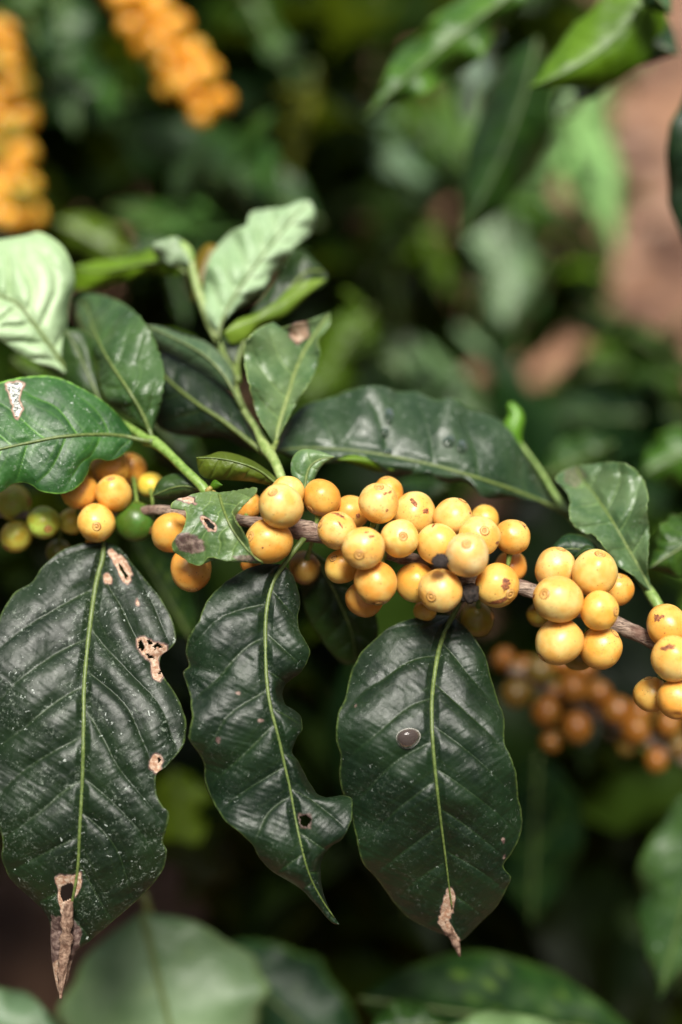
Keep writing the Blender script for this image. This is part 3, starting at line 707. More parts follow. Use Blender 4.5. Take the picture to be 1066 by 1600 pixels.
leafB = leaf(BR, B_mid, B_left, B_right, [(0, -2), (.1, -6), (.4, -17), (.65, -16), (.8, -20), (1, -8)], M_DARK, cup=7, fold=-3, tilt=2, wave=(4.2, 4.1), relief=1.2, spacing=64, slope=(0.7, 1.3), res=(120, 320),
             stains=[(.8,[(330,1011),(334,1011),(333,1015),(329,1014)]), (.8,[(368,1081),(377,1079),(376,1084),(369,1085)]), (.8,[(404,1122),(413,1122),(412,1128),(405,1129)]), (.7,[(339,1152),(345,1152),(344,1162),(339,1160)]), (.4,[(464,1268),(488,1270),(488,1296),(468,1296)])],
             holes=[[(467,1274),(478,1272),(485,1280),(480,1291),(470,1288)]], label='narrow glossy dark leaf with bites taken out of one side and a curled tip', rib=(3.8, 1.0), petiole=[(478, 838, -2, 5), (462, 858, -6, 4.5)], rough_edge=1.6, seed=5)
C_mid = [(707,962),(690,1000),(680,1047),(675,1094),(675,1135),(678,1182),(684,1241),(691,1299),(697,1346),(702,1387),(708,1430),(716,1470)]
C_left = [(707,962),(675,962),(640,968),(610,979),(581,1003),(560,1026),(546,1059),(540,1088),(528,1117),(525,1152),(532,1182),(530,1211),(536,1241),(549,1276),(557,1311),(566,1346),(587,1370),(604,1393),(622,1417),(643,1436),(675,1452),(700,1462),(716,1470)]
C_right = [(707,962),(734,988),(757,1023),(767,1059),(778,1094),(788,1123),(788,1158),(798,1182),(807,1211),(810,1246),(816,1276),(813,1305),(798,1335),(786,1352),(798,1370),(792,1387),(775,1417),(751,1440),(734,1458),(724,1467),(716,1470)]
leafC = leaf(BR, C_mid, C_left, C_right, [(0, 8), (.1, 0), (.35, -17), (.55, -18), (.8, -4), (1, 9)], M_DARK, cup=9, fold=-2, wave=(3.2, 3.5), relief=1.15, spacing=66, fade=.6, slope=(0.75, 1.2), res=(150, 290),
             stains=[(1,[(697,1388),(706,1386),(712,1400),(708,1425),(700,1440),(692,1452),(684,1440),(690,1415)]), (1,[(688,1436),(700,1436),(712,1458),(722,1472),(700,1474)]), (.8,[(783,1310),(788,1308),(790,1316),(785,1318)]), (.8,[(786,1334),(790,1333),(789,1340),(785,1341)]), (.7,[(554,1099),(558,1101),(557,1107),(554,1105)])],
             label='broad dark oval leaf hanging under the cherries with a round clear drop on it', rib=(4.2, 1.0), petiole=[(728, 912, 0, 5), (718, 942, 0, 4.5)], rough_edge=1.0, seed=9, rib_end=0.9)
def withered_tip(parent, pl, w_, seed, name='withered_tip'):
    q = crom(pl, 30); V = []; Fc = []; nu = 9
    for i, a in enumerate(q):
        wd = w_ * (0.35 + 0.65 * math.sin(math.pi * min(1, (i + 3) / 30) ** 0.8)) * (1 + 0.5 * noise.noise(Vector((i * 0.4, seed, 0)))) * (1 if i < 26 else (29 - i) / 4 + .1)
        for k in range(nu):
            u = k / (nu - 1) * 2 - 1
            V.append(tuple(P(a[0] + u * wd, a[1] + 1.5 * noise.noise(Vector((i * .5, k, seed))), a[2] + 1.6 * noise.noise(Vector((i * 0.35, k * 0.6, seed + 4))) - (1 - u * u) * 1.0)))
    for i in range(29):
        for k in range(nu - 1):
            e = i * nu + k; Fc.append((e, e + 1, e + nu + 1, e + nu))
    o = mesh_obj(name, V, Fc, M_DEAD, parent); s = o.modifiers.new('t', 'SOLIDIFY'); s.thickness = 0.0004; o['label'] = 'dry pinkish brown withered tip'
    return o
withered_tip(leafC, [(704,1388,3),(707,1410,4),(698,1430,5),(697,1446,6),(708,1462,8),(714,1478,10),(718,1493,11)], 10, 3)
withered_tip(leafA, [(108,1408,-15),(105,1440,-13),(104,1470,-10),(100,1500,-8),(97,1530,-6),(95,1560,-5)], 9, 8)

# clear drop lying on the broad leaf
M_CAUSTIC = simple_material('drop_caustic', (0.35, 0.33, 0.28), (0.62, 0.60, 0.54), 0.35, 1.5)
def drop(cx_, cy_, ra, rb, hgt, lf, label, tint=(0.11, 0.085, 0.075), trans=0.5):
    b = NB('clear_drop'); bs = b.n('ShaderNodeBsdfPrincipled'); bs.inputs['Base Color'].default_value = (*tint, 1); bs.inputs['Roughness'].default_value = 0.08
    bs.inputs['Transmission Weight'].default_value = trans; bs.inputs['IOR'].default_value = 1.33; b.l(bs.outputs[0], b.out.inputs[0])
    V = []; Fc = []; N = 28; c = (cx_, cy_); zz = [surf_z(lf, cx_ + ra * math.cos(q), cy_ + rb * math.sin(q)) for q in (0, 1.57, 3.14, 4.71)] + [surf_z(lf, cx_, cy_)]; gx = (zz[0] - zz[2]) / (2 * ra); gy = (zz[1] - zz[3]) / (2 * rb); z0 = zz[4] - .15
    for j in range(17):
        t = j / 16
        for i in range(N):
            a = 2 * math.pi * i / N; rr = math.sin(t * math.pi / 2)
            w_ = 1 + .06 * math.sin(2 * a + cx_) + .04 * math.sin(3 * a + cy_); ox = ra * rr * w_ * math.cos(a); oy = rb * rr * w_ * math.sin(a)
            V.append(tuple(P(c[0] + ox, c[1] + oy, z0 + gx * ox + gy * oy - hgt * math.cos(t * math.pi / 2) ** .8)))
    for j in range(16):
        for i in range(N):
            i2 = (i + 1) % N; Fc.append((j * N + i, (j + 1) * N + i, (j + 1) * N + i2, j * N + i2))
    o = mesh_obj('water_drop', V, Fc, b.m); tag(o, label, 'water drop')
    if ra > 15:
        caustic_rim = [Vector(V[16 * N + i]) - FWD * 0.0001 for i in range(N)]; caustic_rim.append(caustic_rim[0])
        tube('caustic_rim', caustic_rim, [0.00016] * len(caustic_rim), M_CAUSTIC, o, seg=6, rough=.4, fs=900)  # pale ring stands in for light focused at the drop's edge
def surf_z(o, x, y):
    """depth in mm of a leaf's surface at a pixel"""
    co = np.empty(len(o.data.vertices) * 3); o.data.vertices.foreach_get('co', co); co = co.reshape(-1, 3) + np.array(ORG[o]) - np.array(CAM)
    D = co @ np.array(FWD); X = co @ np.array(RIGHT) / D * 1066 / 0.48 + 533; Y = 800 - co @ np.array(UP) / D * 1066 / 0.48
    i = np.argmin((X - x) ** 2 + (Y - y) ** 2); return (D[i] - FOCUS) * 1000
drop(638, 1153, 18.5, 15, 2.6, leafC, 'round grey clear drop resting on the broad dark hanging leaf')

# ---- leaves on the side shoots and along the branch
F_mid = [(208,683),(160,679),(100,682),(50,691),(0,702),(-60,718),(-110,735)]
F_top = [(208,683),(203,672),(190,655),(165,630),(130,608),(90,590),(50,588),(0,598),(-60,625),(-95,690),(-110,735)]
F_bot = [(208,683),(207,693),(200,703),(185,715),(168,720),(155,717),(143,722),(137,740),(125,758),(108,769),(90,772),(65,768),(50,758),(35,754),(18,757),(0,770),(-40,785),(-80,775),(-110,735)]
leaf(BR, F_mid, F_bot, F_top, [(0, 16), (.3, 2), (.7, -4), (1, 6)], M_DUSTY, cup=3, fold=3, tilt=6, wave=(1.5, 3), relief=0.7, spacing=52, slope=(1.0, 1.0), res=(110, 170), color=(3.6, 4.8, 2.8),
     stains=[(2.0,[(8,600),(30,597),(40,598),(34,612),(30,625),(36,640),(28,656),(22,650),(20,630),(14,612)])], label='dusty green leaf with a white lacy residue near its edge', rib=(3.4, 1.4), petiole=[(240, 690, 14, 5), (224, 688, 15, 4)], rough_edge=0.8, seed=12)
G_mid = [(112,590),(85,550),(50,502),(28,475),(0,462),(-50,440),(-100,430)]
G_lo = [(112,590),(98,582),(85,576),(60,568),(30,553),(0,530),(-50,505),(-100,430)]
G_up = [(112,590),(100,568),(98,555),(103,525),(108,480),(117,437),(107,400),(90,378),(62,363),(40,368),(0,375),(-60,385),(-100,430)]
leaf(BR, G_mid, G_lo, G_up, [(0, 46), (.4, 40), (1, 44)], M_PALE, cup=3, fold=2, tilt=8, wave=(1.5, 3), relief=1.6, spacing=34, slope=(.9, .7), res=(90, 130), color=(1.4, 1.4, 1.35), label='pale shiny corrugated leaf, sheen in its colour, on the outermost shoot', rib=(4.5, 1.5), petiole=[(128, 612, 48, 5)], seed=14)  # pale tint carries the sky's sheen
H_mid = [(237,680),(222,645),(200,608),(178,575),(160,545),(145,510),(135,480),(118,468)]
H_l = [(237,680),(222,668),(200,655),(180,638),(165,622),(157,595),(153,565),(140,540),(125,515),(116,490),(118,468)]
H_r = [(237,680),(245,655),(252,630),(257,585),(247,545),(230,510),(208,485),(180,468),(150,460),(130,462),(118,468)]
leaf(BR, H_mid, H_l, H_r, [(0, 20), (.3, 18), (.6, 30), (1, 70)], M_SHEEN, cup=3, fold=3, tilt=-3, wave=(2.5, 3), relief=1.0, spacing=45, res=(80, 120), color=(.75, 1., .65), rough_edge=2.2, label='dark leaf with a grey sheen in its colour, standing behind the dusty leaf', rib=(3.6, 1), petiole=[(240, 690, 18, 4.5)], seed=15)
leaf(BR, [(195,670),(165,640),(140,590),(120,545),(100,515)], [(195,670),(150,660),(115,620),(98,570),(100,515)], [(195,670),(180,650),(162,620),(152,575),(145,535),(125,515),(100,515)], [(0, 34), (1, 44)], M_MID, relief=0.4, res=(40, 60), color=(.8, .9, .6), rib=(2.5, 1), seed=16)
I_mid = [(342,520),(352,490),(375,450),(400,415),(430,375),(460,340),(484,314)]
I_l = [(342,520),(328,505),(320,480),(318,440),(328,405),(340,385),(362,362),(385,352),(390,335),(410,328),(445,324),(470,314),(484,314)]
I_r = [(342,520),(352,500),(368,484),(395,468),(412,450),(424,428),(445,412),(455,398),(462,382),(480,370),(492,350),(492,330),(484,314)]
leaf(BR, I_mid, I_l, I_r, [(0, 50), (.5, 62), (1, 78)], M_PALE, cup=4, fold=2, wave=(5, 4), relief=1.6, spacing=36, res=(60, 90), color=(1.2, 1.25, 1.2), rough_edge=2.2, label='large leaf coloured pale silvery for its sheen, rising from the top of the middle shoot', rib=(3, 1), petiole=[(340, 530, 50, 5)], seed=17)  # silvery tint stands in for reflected sky
leaf(BR, [(368,575),(385,530),(420,490),(455,450),(480,425),(508,425)], [(368,575),(352,545),(350,520),(385,500),(412,460),(440,425),(458,392),(478,395),(508,425)], [(368,575),(378,548),(395,520),(420,505),(450,482),(470,462),(500,450),(512,438),(508,425)],
     [(0, 46), (.5, 54), (1, 66)], M_MID, cup=-3, fold=5, wave=(3, 3), relief=0.6, spacing=36, res=(50, 80), color=(.55, .6, .6), label='folded leaf, dark above with a pale green underside margin', rib=(4, 2), petiole=[(372, 598, 40, 6)], seed=18, rib_color=(1.2, 1.2, 1))
leaf(BR, [(350,520),(375,510),(400,500),(425,492),(450,478),(480,458),(510,436)], [(350,520),(362,538),(385,528),(405,512),(432,500),(455,486),(485,458),(510,436)], [(350,520),(372,500),(400,490),(430,472),(455,450),(480,438),(510,436)],
     [(0, 44), (.5, 50), (1, 60)], M_YOUNG, cup=2, wave=(1, 3), relief=0.2, res=(24, 50), color=(1, 1.1, 1.3), rib=None, seed=19, label='pale turned-up margin of the folded leaf')
K_mid = [(430,697),(438,660),(450,620),(462,580),(478,545),(498,515),(515,488)]
K_l = [(430,697),(418,676),(402,648),(390,605),(382,565),(384,535),(402,515),(425,505),(440,512),(462,505),(485,500),(515,488)]
K_r = [(430,697),(446,662),(468,622),(488,590),(500,555),(497,532),(508,518),(516,505),(515,488)]
leaf(BR, K_mid, K_l, K_r, [(0, 18), (.4, 28), (1, 46)], M_SHEEN, cup=-3, fold=-6, tilt=2, wave=(3.5, 4), relief=1.1, spacing=38, res=(70, 110), color=(1.9, 1.9, 1.8), stains=[(.8,[(455,505),(480,500),(485,525),(465,540),(450,525)])], rough_edge=2.2, label='folded leaf coloured grey green for its sheen, with a brown patch near its tip', rib=(5, 1.5), petiole=[(422, 712, 14, 6)], seed=20, rib_color=(1.4, 1.3, 1.3))
leaf(BR, [(366,612),(345,580),(315,552),(275,530),(228,508)], [(366,612),(350,606),(325,588),(285,564),(250,545),(222,522),(228,508)], [(366,612),(366,585),(352,560),(322,535),(285,522),(250,510),(228,508)],
     [(0, 30), (1, 40)], M_SHEEN, cup=4, fold=3, relief=0.5, spacing=40, res=(50, 80), color=(1.7, 1.6, 2.0), rough_edge=2.2, label='dark arched leaf with a bluish grey sheen in its colour', rib=(2.5, 1), petiole=[(380, 640, 30, 4)], seed=21)
leaf(BR, [(412,708),(380,682),(345,655),(310,632),(270,600),(232,562)], [(412,708),(385,702),(350,685),(300,682),(255,672),(235,640),(228,600),(232,562)], [(412,708),(400,680),(380,640),(345,600),(300,565),(260,550),(232,562)],
     [(0, 20), (.5, 30), (1, 46)], M_DARK, cup=6, fold=4, relief=0.6, spacing=40, res=(50, 80), color=(.8, .8, .8), label='very dark leaf in the shade behind the middle shoot', rib=(5, 1.5), seed=22, rib_color=(.9, .9, .8))
leaf(BR, [(292,428),(265,410),(230,412),(190,420),(150,425),(112,418)], [(292,428),(270,432),(235,428),(200,438),(155,452),(112,450),(112,418)], [(292,428),(285,398),(262,380),(235,388),(200,402),(150,408),(112,418)],
     [(0, 62), (1, 84)], M_YOUNG, cup=3, fold=5, wave=(3, 3), relief=0.6, res=(40, 70), color=(.8, 1., .6), rough_edge=2.2, label='bright green young leaf spreading sideways from the shoot top', rib=(3, 1), seed=23)
leaf(BR, [(300,415),(285,395),(265,385),(240,380)], [(300,415),(285,420),(262,412),(240,395),(240,380)], [(300,415),(296,392),(280,372),(258,374),(240,380)], [(0, 60), (1, 60)], M_PALE, wave=(3, 2), relief=0.4, res=(24, 30), rib=None, seed=24)
leaf(BR, [(300,470),(318,430),(335,395),(340,385)], [(300,470),(300,440),(308,400),(325,382),(340,385)], [(300,470),(320,455),(338,425),(345,400),(340,385)], [(0, 64), (1, 72)], M_YOUNG, relief=0.3, res=(24, 30), color=(1.2, .55, .2), rib=None, seed=25, label='small brownish young leaf')
leaf(BR, [(437,760),(405,735),(370,722),(338,716),(307,715)], [(437,760),(420,758),(390,752),(355,750),(325,748),(312,738),(307,715)], [(437,760),(428,744),(400,723),(372,711),(345,706),(325,712),(307,715)],
     [(0, 0), (.5, -4), (1, -2)], M_YOUNG, cup=5, fold=2, tilt=2, relief=0.7, spacing=26, slope=(.6, .6), res=(70, 90), color=(.75, .72, .9), label='small olive green leaf folded above the node', rib=(2.2, .8), petiole=[(448, 775, 2, 3)], seed=26)
leaf(BR, [(476,770),(478,750),(484,730),(500,718),(523,714)], [(476,770),(462,755),(455,735),(458,715),(472,703),(495,704),(523,714)], [(476,770),(488,755),(496,738),(505,726),(523,714)],
     [(0, 4), (1, 6)], M_SHEEN, cup=3, fold=-2, relief=0.4, spacing=22, res=(50, 60), color=(2.0, 2.1, 1.9), label='small leaf coloured grey green for its sheen, between two cherries', rib=(3, 1), petiole=[(478, 800, 2, 3)], seed=27, rib_color=(1.1, 1.1, 1))
Q_mid = [(342,770),(350,797),(362,825),(378,848),(395,868),(411,879)]
Q_l = [(342,770),(332,768),(318,769),(302,772),(290,777),(276,780),(267,790),(270,795),(286,790),(290,800),(291,812),(286,828),(276,838),(269,850),(272,862),(283,869),(298,880),(312,884),(320,877),(328,870),(340,873),(354,876),(380,878),(400,880),(411,879)]
Q_r = [(342,770),(350,769),(365,767),(385,764),(401,762),(399,773),(390,777),(380,781),(370,790),(363,799),(366,808),(370,816),(379,829),(388,844),(391,861),(400,872),(411,879)]
leafQ = leaf(BR, Q_mid, Q_l, Q_r, [(0, -4), (.3, -16), (1, -22)], M_SHEEN, cup=-2, fold=2, tilt=-3, wave=(2.5, 3), relief=0.5, spacing=26, slope=(.8, .8), res=(120, 130), color=(1.8, 1.8, 1.4),
     stains=[(.45,[(270,840),(285,832),(305,832),(320,845),(322,862),(300,866),(280,860)]), (.9,[(272,780),(292,772),(304,778),(308,790),(298,788),(284,784)]), (1,[(312,805),(320,806),(340,820),(338,832),(326,830),(314,814)]), (.4,[(360,868),(395,866),(405,878),(370,876)])],
     holes=[[(318,810),(323,810),(336,822),(333,828),(325,824)]], label='torn leaf over the stem with a slit hole, purple blotch and chewed edges', rib=(2.8, 1), petiole=[(332, 792, 2, 4), (334, 778, 0, 3.5)], rough_edge=1.8, seed=28, rib_color=(1.2, 1.15, 1.1))
leaf(BR, [(318,768),(295,760),(270,762),(238,775)], [(318,768),(300,775),(270,780),(250,780),(238,775)], [(318,768),(300,748),(275,740),(250,750),(238,775)], [(0, 6), (1, 9)], M_MID, relief=0.4, spacing=26, res=(40, 50), color=(.75, .8, .9), rib=(2, .8), seed=29, label='small leaf at the foot of the green shoot')
leaf(BR, [(325,766),(338,757),(348,758)], [(325,766),(335,750),(348,758)], [(325,766),(338,764),(348,758)], [(0, -2), (1, -4)], M_YOUNG, cup=1, wave=(0, 2), relief=0, res=(10, 16), color=(.5, .8, .4), rib=None, seed=30, und=0.2)
# the long leaf behind the cherries
D_mid = [(862,790),(800,765),(740,745),(680,728),(610,713),(540,703),(480,700),(430,704)]
D_up = [(862,790),(845,755),(830,725),(812,695),(790,665),(765,648),(735,638),(708,622),(680,625),(652,612),(625,612),(600,604),(575,603),(545,610),(515,622),(480,632),(450,660),(430,704)]
D_lo = [(862,790),(840,783),(800,778),(770,780),(752,776),(742,762),(725,752),(700,755),(682,748),(668,738),(640,742),(612,745),(598,735),(588,722),(560,716),(530,722),(480,722),(430,704)]
leafD = leaf(BR, D_mid, D_lo, D_up, [(0, 46), (.3, 30), (.7, 28), (1, 34)], M_SHEEN, cup=4, fold=4, tilt=8, wave=(3.5, 5), relief=1.0, spacing=74, slope=(.8, .7), res=(90, 170), color=(.45, .58, .55),
     label='long dark green leaf with water beads behind the cherries', rib=(3.5, 1.5), petiole=[(888, 803, 46, 5)], rough_edge=1, seed=31)
for k, (x, y, a, b_, lb) in enumerate([(608, 650, 8, 12, 'tall thin water bead highest on the long leaf behind the cherries'), (602, 676, 7, 8, 'small water bead below the tall one on the long leaf'), (702, 690, 11, 9, 'largest water bead on the long leaf behind the cherries'),
        (722, 698, 9, 10, 'water bead touching the largest one on the long leaf'), (606, 706, 8, 5, 'flat water bead resting on the midrib of the long leaf')]):
    drop(x, y, a, b_, 1.6, leafD, lb, (.05, .08, .05), .45)
leaf(BR, [(528,718),(560,718),(590,724),(615,735)], [(528,718),(560,728),(590,738),(615,735)], [(528,718),(555,710),(588,714),(615,735)], [(0, 24), (1, 27)], M_YOUNG, relief=0.2, res=(20, 40), color=(.9, 1.1, .6), rib=None, seed=32, label='turned-up bright margin of the long leaf')
E_mid = [(1018,925),(1000,890),(978,852),(955,812),(930,775),(912,752),(898,728)]
E_l = [(1018,925),(1000,910),(985,896),(962,882),(948,862),(930,838),(912,832),(895,820),(889,800),(890,780),(880,762),(868,750),(876,738),(898,728)]
E_r = [(1018,925),(1012,895),(1013,860),(1014,830),(1011,800),(1012,770),(1000,742),(978,725),(955,722),(925,726),(898,728)]
leaf(BR, E_mid, E_l, E_r, [(0, 14), (.5, 18), (1, 40)], M_SHEEN, cup=-3, fold=-4, tilt=2, wave=(3.5, 4), relief=1.5, spacing=40, slope=(.7, .8), res=(90, 120), color=(1.6, 1.65, 1.6), stains=[(.3,[(880,735),(905,728),(920,745),(900,765),(880,755)])],
     rough_edge=2.2, label='crinkled leaf coloured grey green for its sheen, beside the last cherry cluster', rib=(3, 1.2), petiole=[(1030, 945, 12, 5)], seed=33, rib_color=(1.1, 1.1, 1))
leaf(BR, [(940,870),(915,860),(885,858),(852,868)], [(940,870),(920,880),(880,880),(852,868)], [(940,870),(928,848),(905,836),(880,838),(852,868)], [(0, 10), (1, 9)], M_DARK, relief=0.4, res=(40, 50), color=(1.6, 1.9, 1.4), rib=(1.5, .6), seed=34, label='small dark leaf tucked behind the yellow cherries')
leaf(BR, [(935,862),(918,858),(896,872)], [(935,862),(920,868),(896,872)], [(935,862),(915,852),(896,872)], [(0, 2), (1, 4)], M_MID, relief=0, res=(14, 20), rib=None, seed=35, und=.2)
# leaf in deep shade behind the hanging leaves
leaf(BR, [(486,860),(510,900),(530,940),(550,990),(556,1036)], [(486,860),(470,900),(480,960),(510,1010),(535,1035),(556,1036)], [(486,860),(530,890),(570,930),(590,970),(588,1010),(575,1030),(556,1036)], [(0, 14), (.5, 22), (1, 30)], M_MID, cup=3, relief=0.7, spacing=40, res=(50, 70), color=(.5, .55, .45), rib=(3, 1), seed=36, label='dull olive leaf in the shade behind the hanging leaves')

# ================================================================== branches out of focus
def fruit_cluster(root, axis, rad, n, cols, seed, rpx):
    r = random.Random(seed); q = crom(axis, 100); done = []
    tries = 0
    while len(done) < n and tries < 4000:
        tries += 1
        i = int(r.random() * 99); a = q[i]; ang = r.uniform(0, 2 * math.pi)
        R = rad * (0.65 + 0.5 * r.random())
        t = q[min(i + 1, 99)][:2] - q[max(i - 1, 0)][:2]; t = t / (np.linalg.norm(t) + 1e-9); s = np.array([t[1], -t[0]])
        dz = a[2] + math.sin(ang) * R * 0.36
        x, y = a[0] + s[0] * math.cos(ang) * R, a[1] + s[1] * math.cos(ang) * R
        c = P(x, y, dz); rr = rpx * r.uniform(.85, 1.1) * 0.48 / 1066 * (FOCUS + dz / 1000)
        if any((c - d).length < (rr + e) * 0.88 for d, e in done): continue
        done.append((c, rr))
        k = r.uniform(.88, 1.1); col = cols[r.randrange(len(cols))]
        cherry(root, c, rr, None, tuple(v * k for v in col), 0.2, seed=seed * 100 + len(done), root=P(*a[:3]))

OR2 = (0.72, 0.39, 0.03); OR3 = (0.75, 0.46, 0.06)
b2 = thing('coffee_branch', P(200, -60, 310), 'blurred stem densely packed with orange cherries, ending in a point above the pale leaves', 'coffee branch', 'fruiting coffee branches')
ax = [(175, -60, 315), (235, 20, 312), (270, 80, 310), (300, 130, 308), (340, 175, 306)]
ptube('stem', [(a[0], a[1], a[2], 6) for a in ax], M_BARK, b2, n=20, seg=8)
fruit_cluster(b2, ax[:4], 36, 95, [OR2, OR3, OR3], 11, 20)
fruit_cluster(b2, [(290, 120, 308), (335, 178, 306)], 22, 14, [OR2], 12, 19)
b3 = thing('coffee_branch', P(0, -20, 310), 'blurred upright stem of orange and some green cherries, above the pale shiny leaf', 'coffee branch', 'fruiting coffee branches')
ax = [(-20, 50, 315), (5, 120, 312), (15, 180, 310), (12, 240, 308), (22, 300, 305), (20, 350, 305)]
ptube('stem', [(a[0], a[1], a[2], 6) for a in ax], M_BARK, b3, n=20, seg=8)
fruit_cluster(b3, ax, 32, 90, [OR2, OR3, OR3, OR2, OR3, OR3, (0.35, 0.33, 0.04)], 21, 20)
b4 = thing('coffee_branch', P(1100, 1200, 150), 'blurred branch with orange cherries coloured dull for shade below the sharp one', 'coffee branch', 'fruiting coffee branches')
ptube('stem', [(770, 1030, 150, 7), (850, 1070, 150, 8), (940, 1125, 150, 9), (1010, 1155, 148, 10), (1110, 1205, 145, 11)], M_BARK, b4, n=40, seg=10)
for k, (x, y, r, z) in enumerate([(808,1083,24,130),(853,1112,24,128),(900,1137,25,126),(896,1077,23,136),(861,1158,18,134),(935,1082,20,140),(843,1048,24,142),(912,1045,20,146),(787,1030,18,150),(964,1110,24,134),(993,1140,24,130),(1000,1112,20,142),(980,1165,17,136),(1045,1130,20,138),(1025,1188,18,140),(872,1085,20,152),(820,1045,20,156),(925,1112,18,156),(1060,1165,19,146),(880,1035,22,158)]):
    cherry(b4, P(x, y, z), r * 0.48 / 1066 * (FOCUS + z / 1000) * 0.97, None, (0.26, 0.125, 0.018) if k % 6 else (0.15, 0.11, 0.02), .2, seed=900 + k, root=P(x + (930 - x) * .3, y + (1105 - y) * .3, 152))  # dull orange stands in for shade on these cherries

T5 = thing('coffee_branch', P(1000, -120, 100), 'overhanging leafy branch with wavy green leaves drooping at the upper edge', 'coffee branch', 'leafy branches')
ptube('stem', [(1130, -60, 110, 9), (1000, -40, 105, 8), (880, -30, 100, 7), (760, -60, 100, 6)], M_STEM, T5, n=24, color=(.8, 1, .6))
gleaf(T5, (830, -30), (568, 185), 92, 125, 120, M_MID, bow=-0.02, color=(1.8, 2.1, 1.1), res=(40, 80), rib_color=(.8, .9, .6), wave=(12, 3.2), cup=4, fold=6, seed=3, label='bright green wavy leaf pointing down to a curled tip', rag=.1)
gleaf(T5, (1040, -60), (826, 138), 120, 85, 85, M_YOUNG, bow=.12, color=(.6, .85, .35), rib_color=(.7, 1, .4), res=(40, 60), wave=(3, 2), cup=5, fold=4, seed=4, label='broad yellow green leaf with a long drip tip')
gleaf(T5, (840, 60), (712, 380), 115, 170, 165, M_MID, bow=.05, color=(.45, .7, .3), res=(40, 60), rib_color=(.5, .6, .4), wave=(5, 2), cup=8, fold=10, seed=5, label='dark drooping leaf with a bright thin tip')
gleaf(T5, (960, 60), (900, 165), 60, 130, 120, M_DARK, color=(1, 1, 1), seed=6)
gleaf(T5, (945, 0), (1062, 85), 110, 90, 90, M_DARK, color=(1.4, 1.6, 1.3), bow=-.1, seed=7)
gleaf(T5, (1000, -30), (1050, 22), 45, 70, 70, M_DARK, color=(4, 4, 4), seed=8)
gleaf(T5, (1120, 100), (1075, 400), 130, 80, 84, M_DARK, bow=.02, color=(1.2, 1.3, 1.2), res=(30, 50), wave=(4, 2), seed=9, label='dark leaf hanging at the picture edge before the bare soil')
gleaf(T5, (905, 140), (868, 190), 34, 200, 200, M_PALE, color=(.8, .9, .8), seed=10)

# ================================================================== bushes
def bgleaf(parent, b_, t_, w_, d0, d1, m, c, lb, seed, **kw):
    """a blurred leaf with a couple of smaller, differently toned neighbours"""
    far = d0 >= 290
    gleaf(parent, b_, t_, w_ * (.8 if far else 1), d0, d1, m, color=c, seed=seed, label=lb, rag=.14 if far else .08, wave=(13, 2.3) if far else (5, 3), fold=10 if far else 4, relief=2.5 if far else .8, **kw)
    if far:
        r = random.Random(seed * 7); L = math.hypot(t_[0] - b_[0], t_[1] - b_[1])
        for k in range(4):
            f = r.uniform(.1, .9); cx = b_[0] + (t_[0] - b_[0]) * f + r.uniform(-.5, .5) * w_; cy = b_[1] + (t_[1] - b_[1]) * f + r.uniform(-.5, .5) * w_
            a = r.uniform(0, 6.28); l2 = r.uniform(.22, .42) * max(L, 110); q = r.choice((.35, .5, 1.3, 1.7))
            gleaf(parent, (cx - math.cos(a) * l2 / 2, cy - math.sin(a) * l2 / 2), (cx + math.cos(a) * l2 / 2, cy + math.sin(a) * l2 / 2), l2 * r.uniform(.25, .45), d0 - r.uniform(20, 90), d0 - r.uniform(0, 80), m,
                  color=tuple(v * q for v in c), seed=seed * 5 + k, fold=8, wave=(8, 2), res=(10, 16), rib=None)

def shrub(name, base, top, label, group='coffee bushes of the plantation'):
    o = thing(name, base, label, 'coffee bush', group)
    b = Vector(base); t = Vector(top)
    pts = [b.lerp(t, k / 10) + Vector((0.03 * math.sin(k * 1.3), 0.03 * math.cos(k * 1.7), 0)) * (1 if 0 < k else 0) for k in range(11)]
    tube('trunk', pts, [0.022 - 0.0015 * k for k in range(11)], M_BARK, o, seg=10, rough=.15, fs=60)
    return o, pts

def crown(parent, n, xr, yr, zr, mat, color, seed, avoid=(), size=(.10, .15), limbs=None):
    r = random.Random(seed); V = []; Fc = []; mk = []
    k = 0; tries = 0
    while k < n and tries < n * 30:
        tries += 1
        x, y, z = r.uniform(*xr), r.uniform(*yr), r.uniform(*zr)
        if any(a[0] < x < a[2] and a[1] < y < a[3] for a in avoid): continue
        c = P(x, y, z)
        if c.z < 0.12: continue
        L = r.uniform(*size); W = L * r.uniform(.36, .48)
        a = r.uniform(0, 6.28); d = Vector((math.cos(a), math.sin(a), r.uniform(-1.1, .25))).normalized()
        s = d.cross(Vector((r.uniform(-.5, .5), r.uniform(-.5, .5), 1))).normalized(); nn = s.cross(d).normalized()
        if nn.z < 0: nn = -nn
        b0 = len(V); nl = 9; tone = r.random() ** 4
        for i in range(nl):
            t = i / (nl - 1); ww = math.sin(math.pi * min(1, t * .97 + .02) ** .85) * (1 if t < .8 else 1 - (t - .8) * 3.2)
            for q in (-1, -.5, 0, .5, 1):
                wv = .010 * abs(q) * math.sin(i * 2.2 + q * 2 + k)
                V.append(tuple(c + d * (L * (t - .5)) + s * (W / 2 * q * ww) + nn * (wv + abs(q) * .008 - (t - .4) ** 2 * L * .45)))
                mk.append((tone, 0, 0))
        for i in range(nl - 1):
            for q in range(4):
                e = b0 + i * 5 + q; Fc.append((e, e + 1, e + 6, e + 5))
        k += 1
    return mesh_obj('crown', V, Fc, mat, parent, color=color, marks=np.array(mk, float))

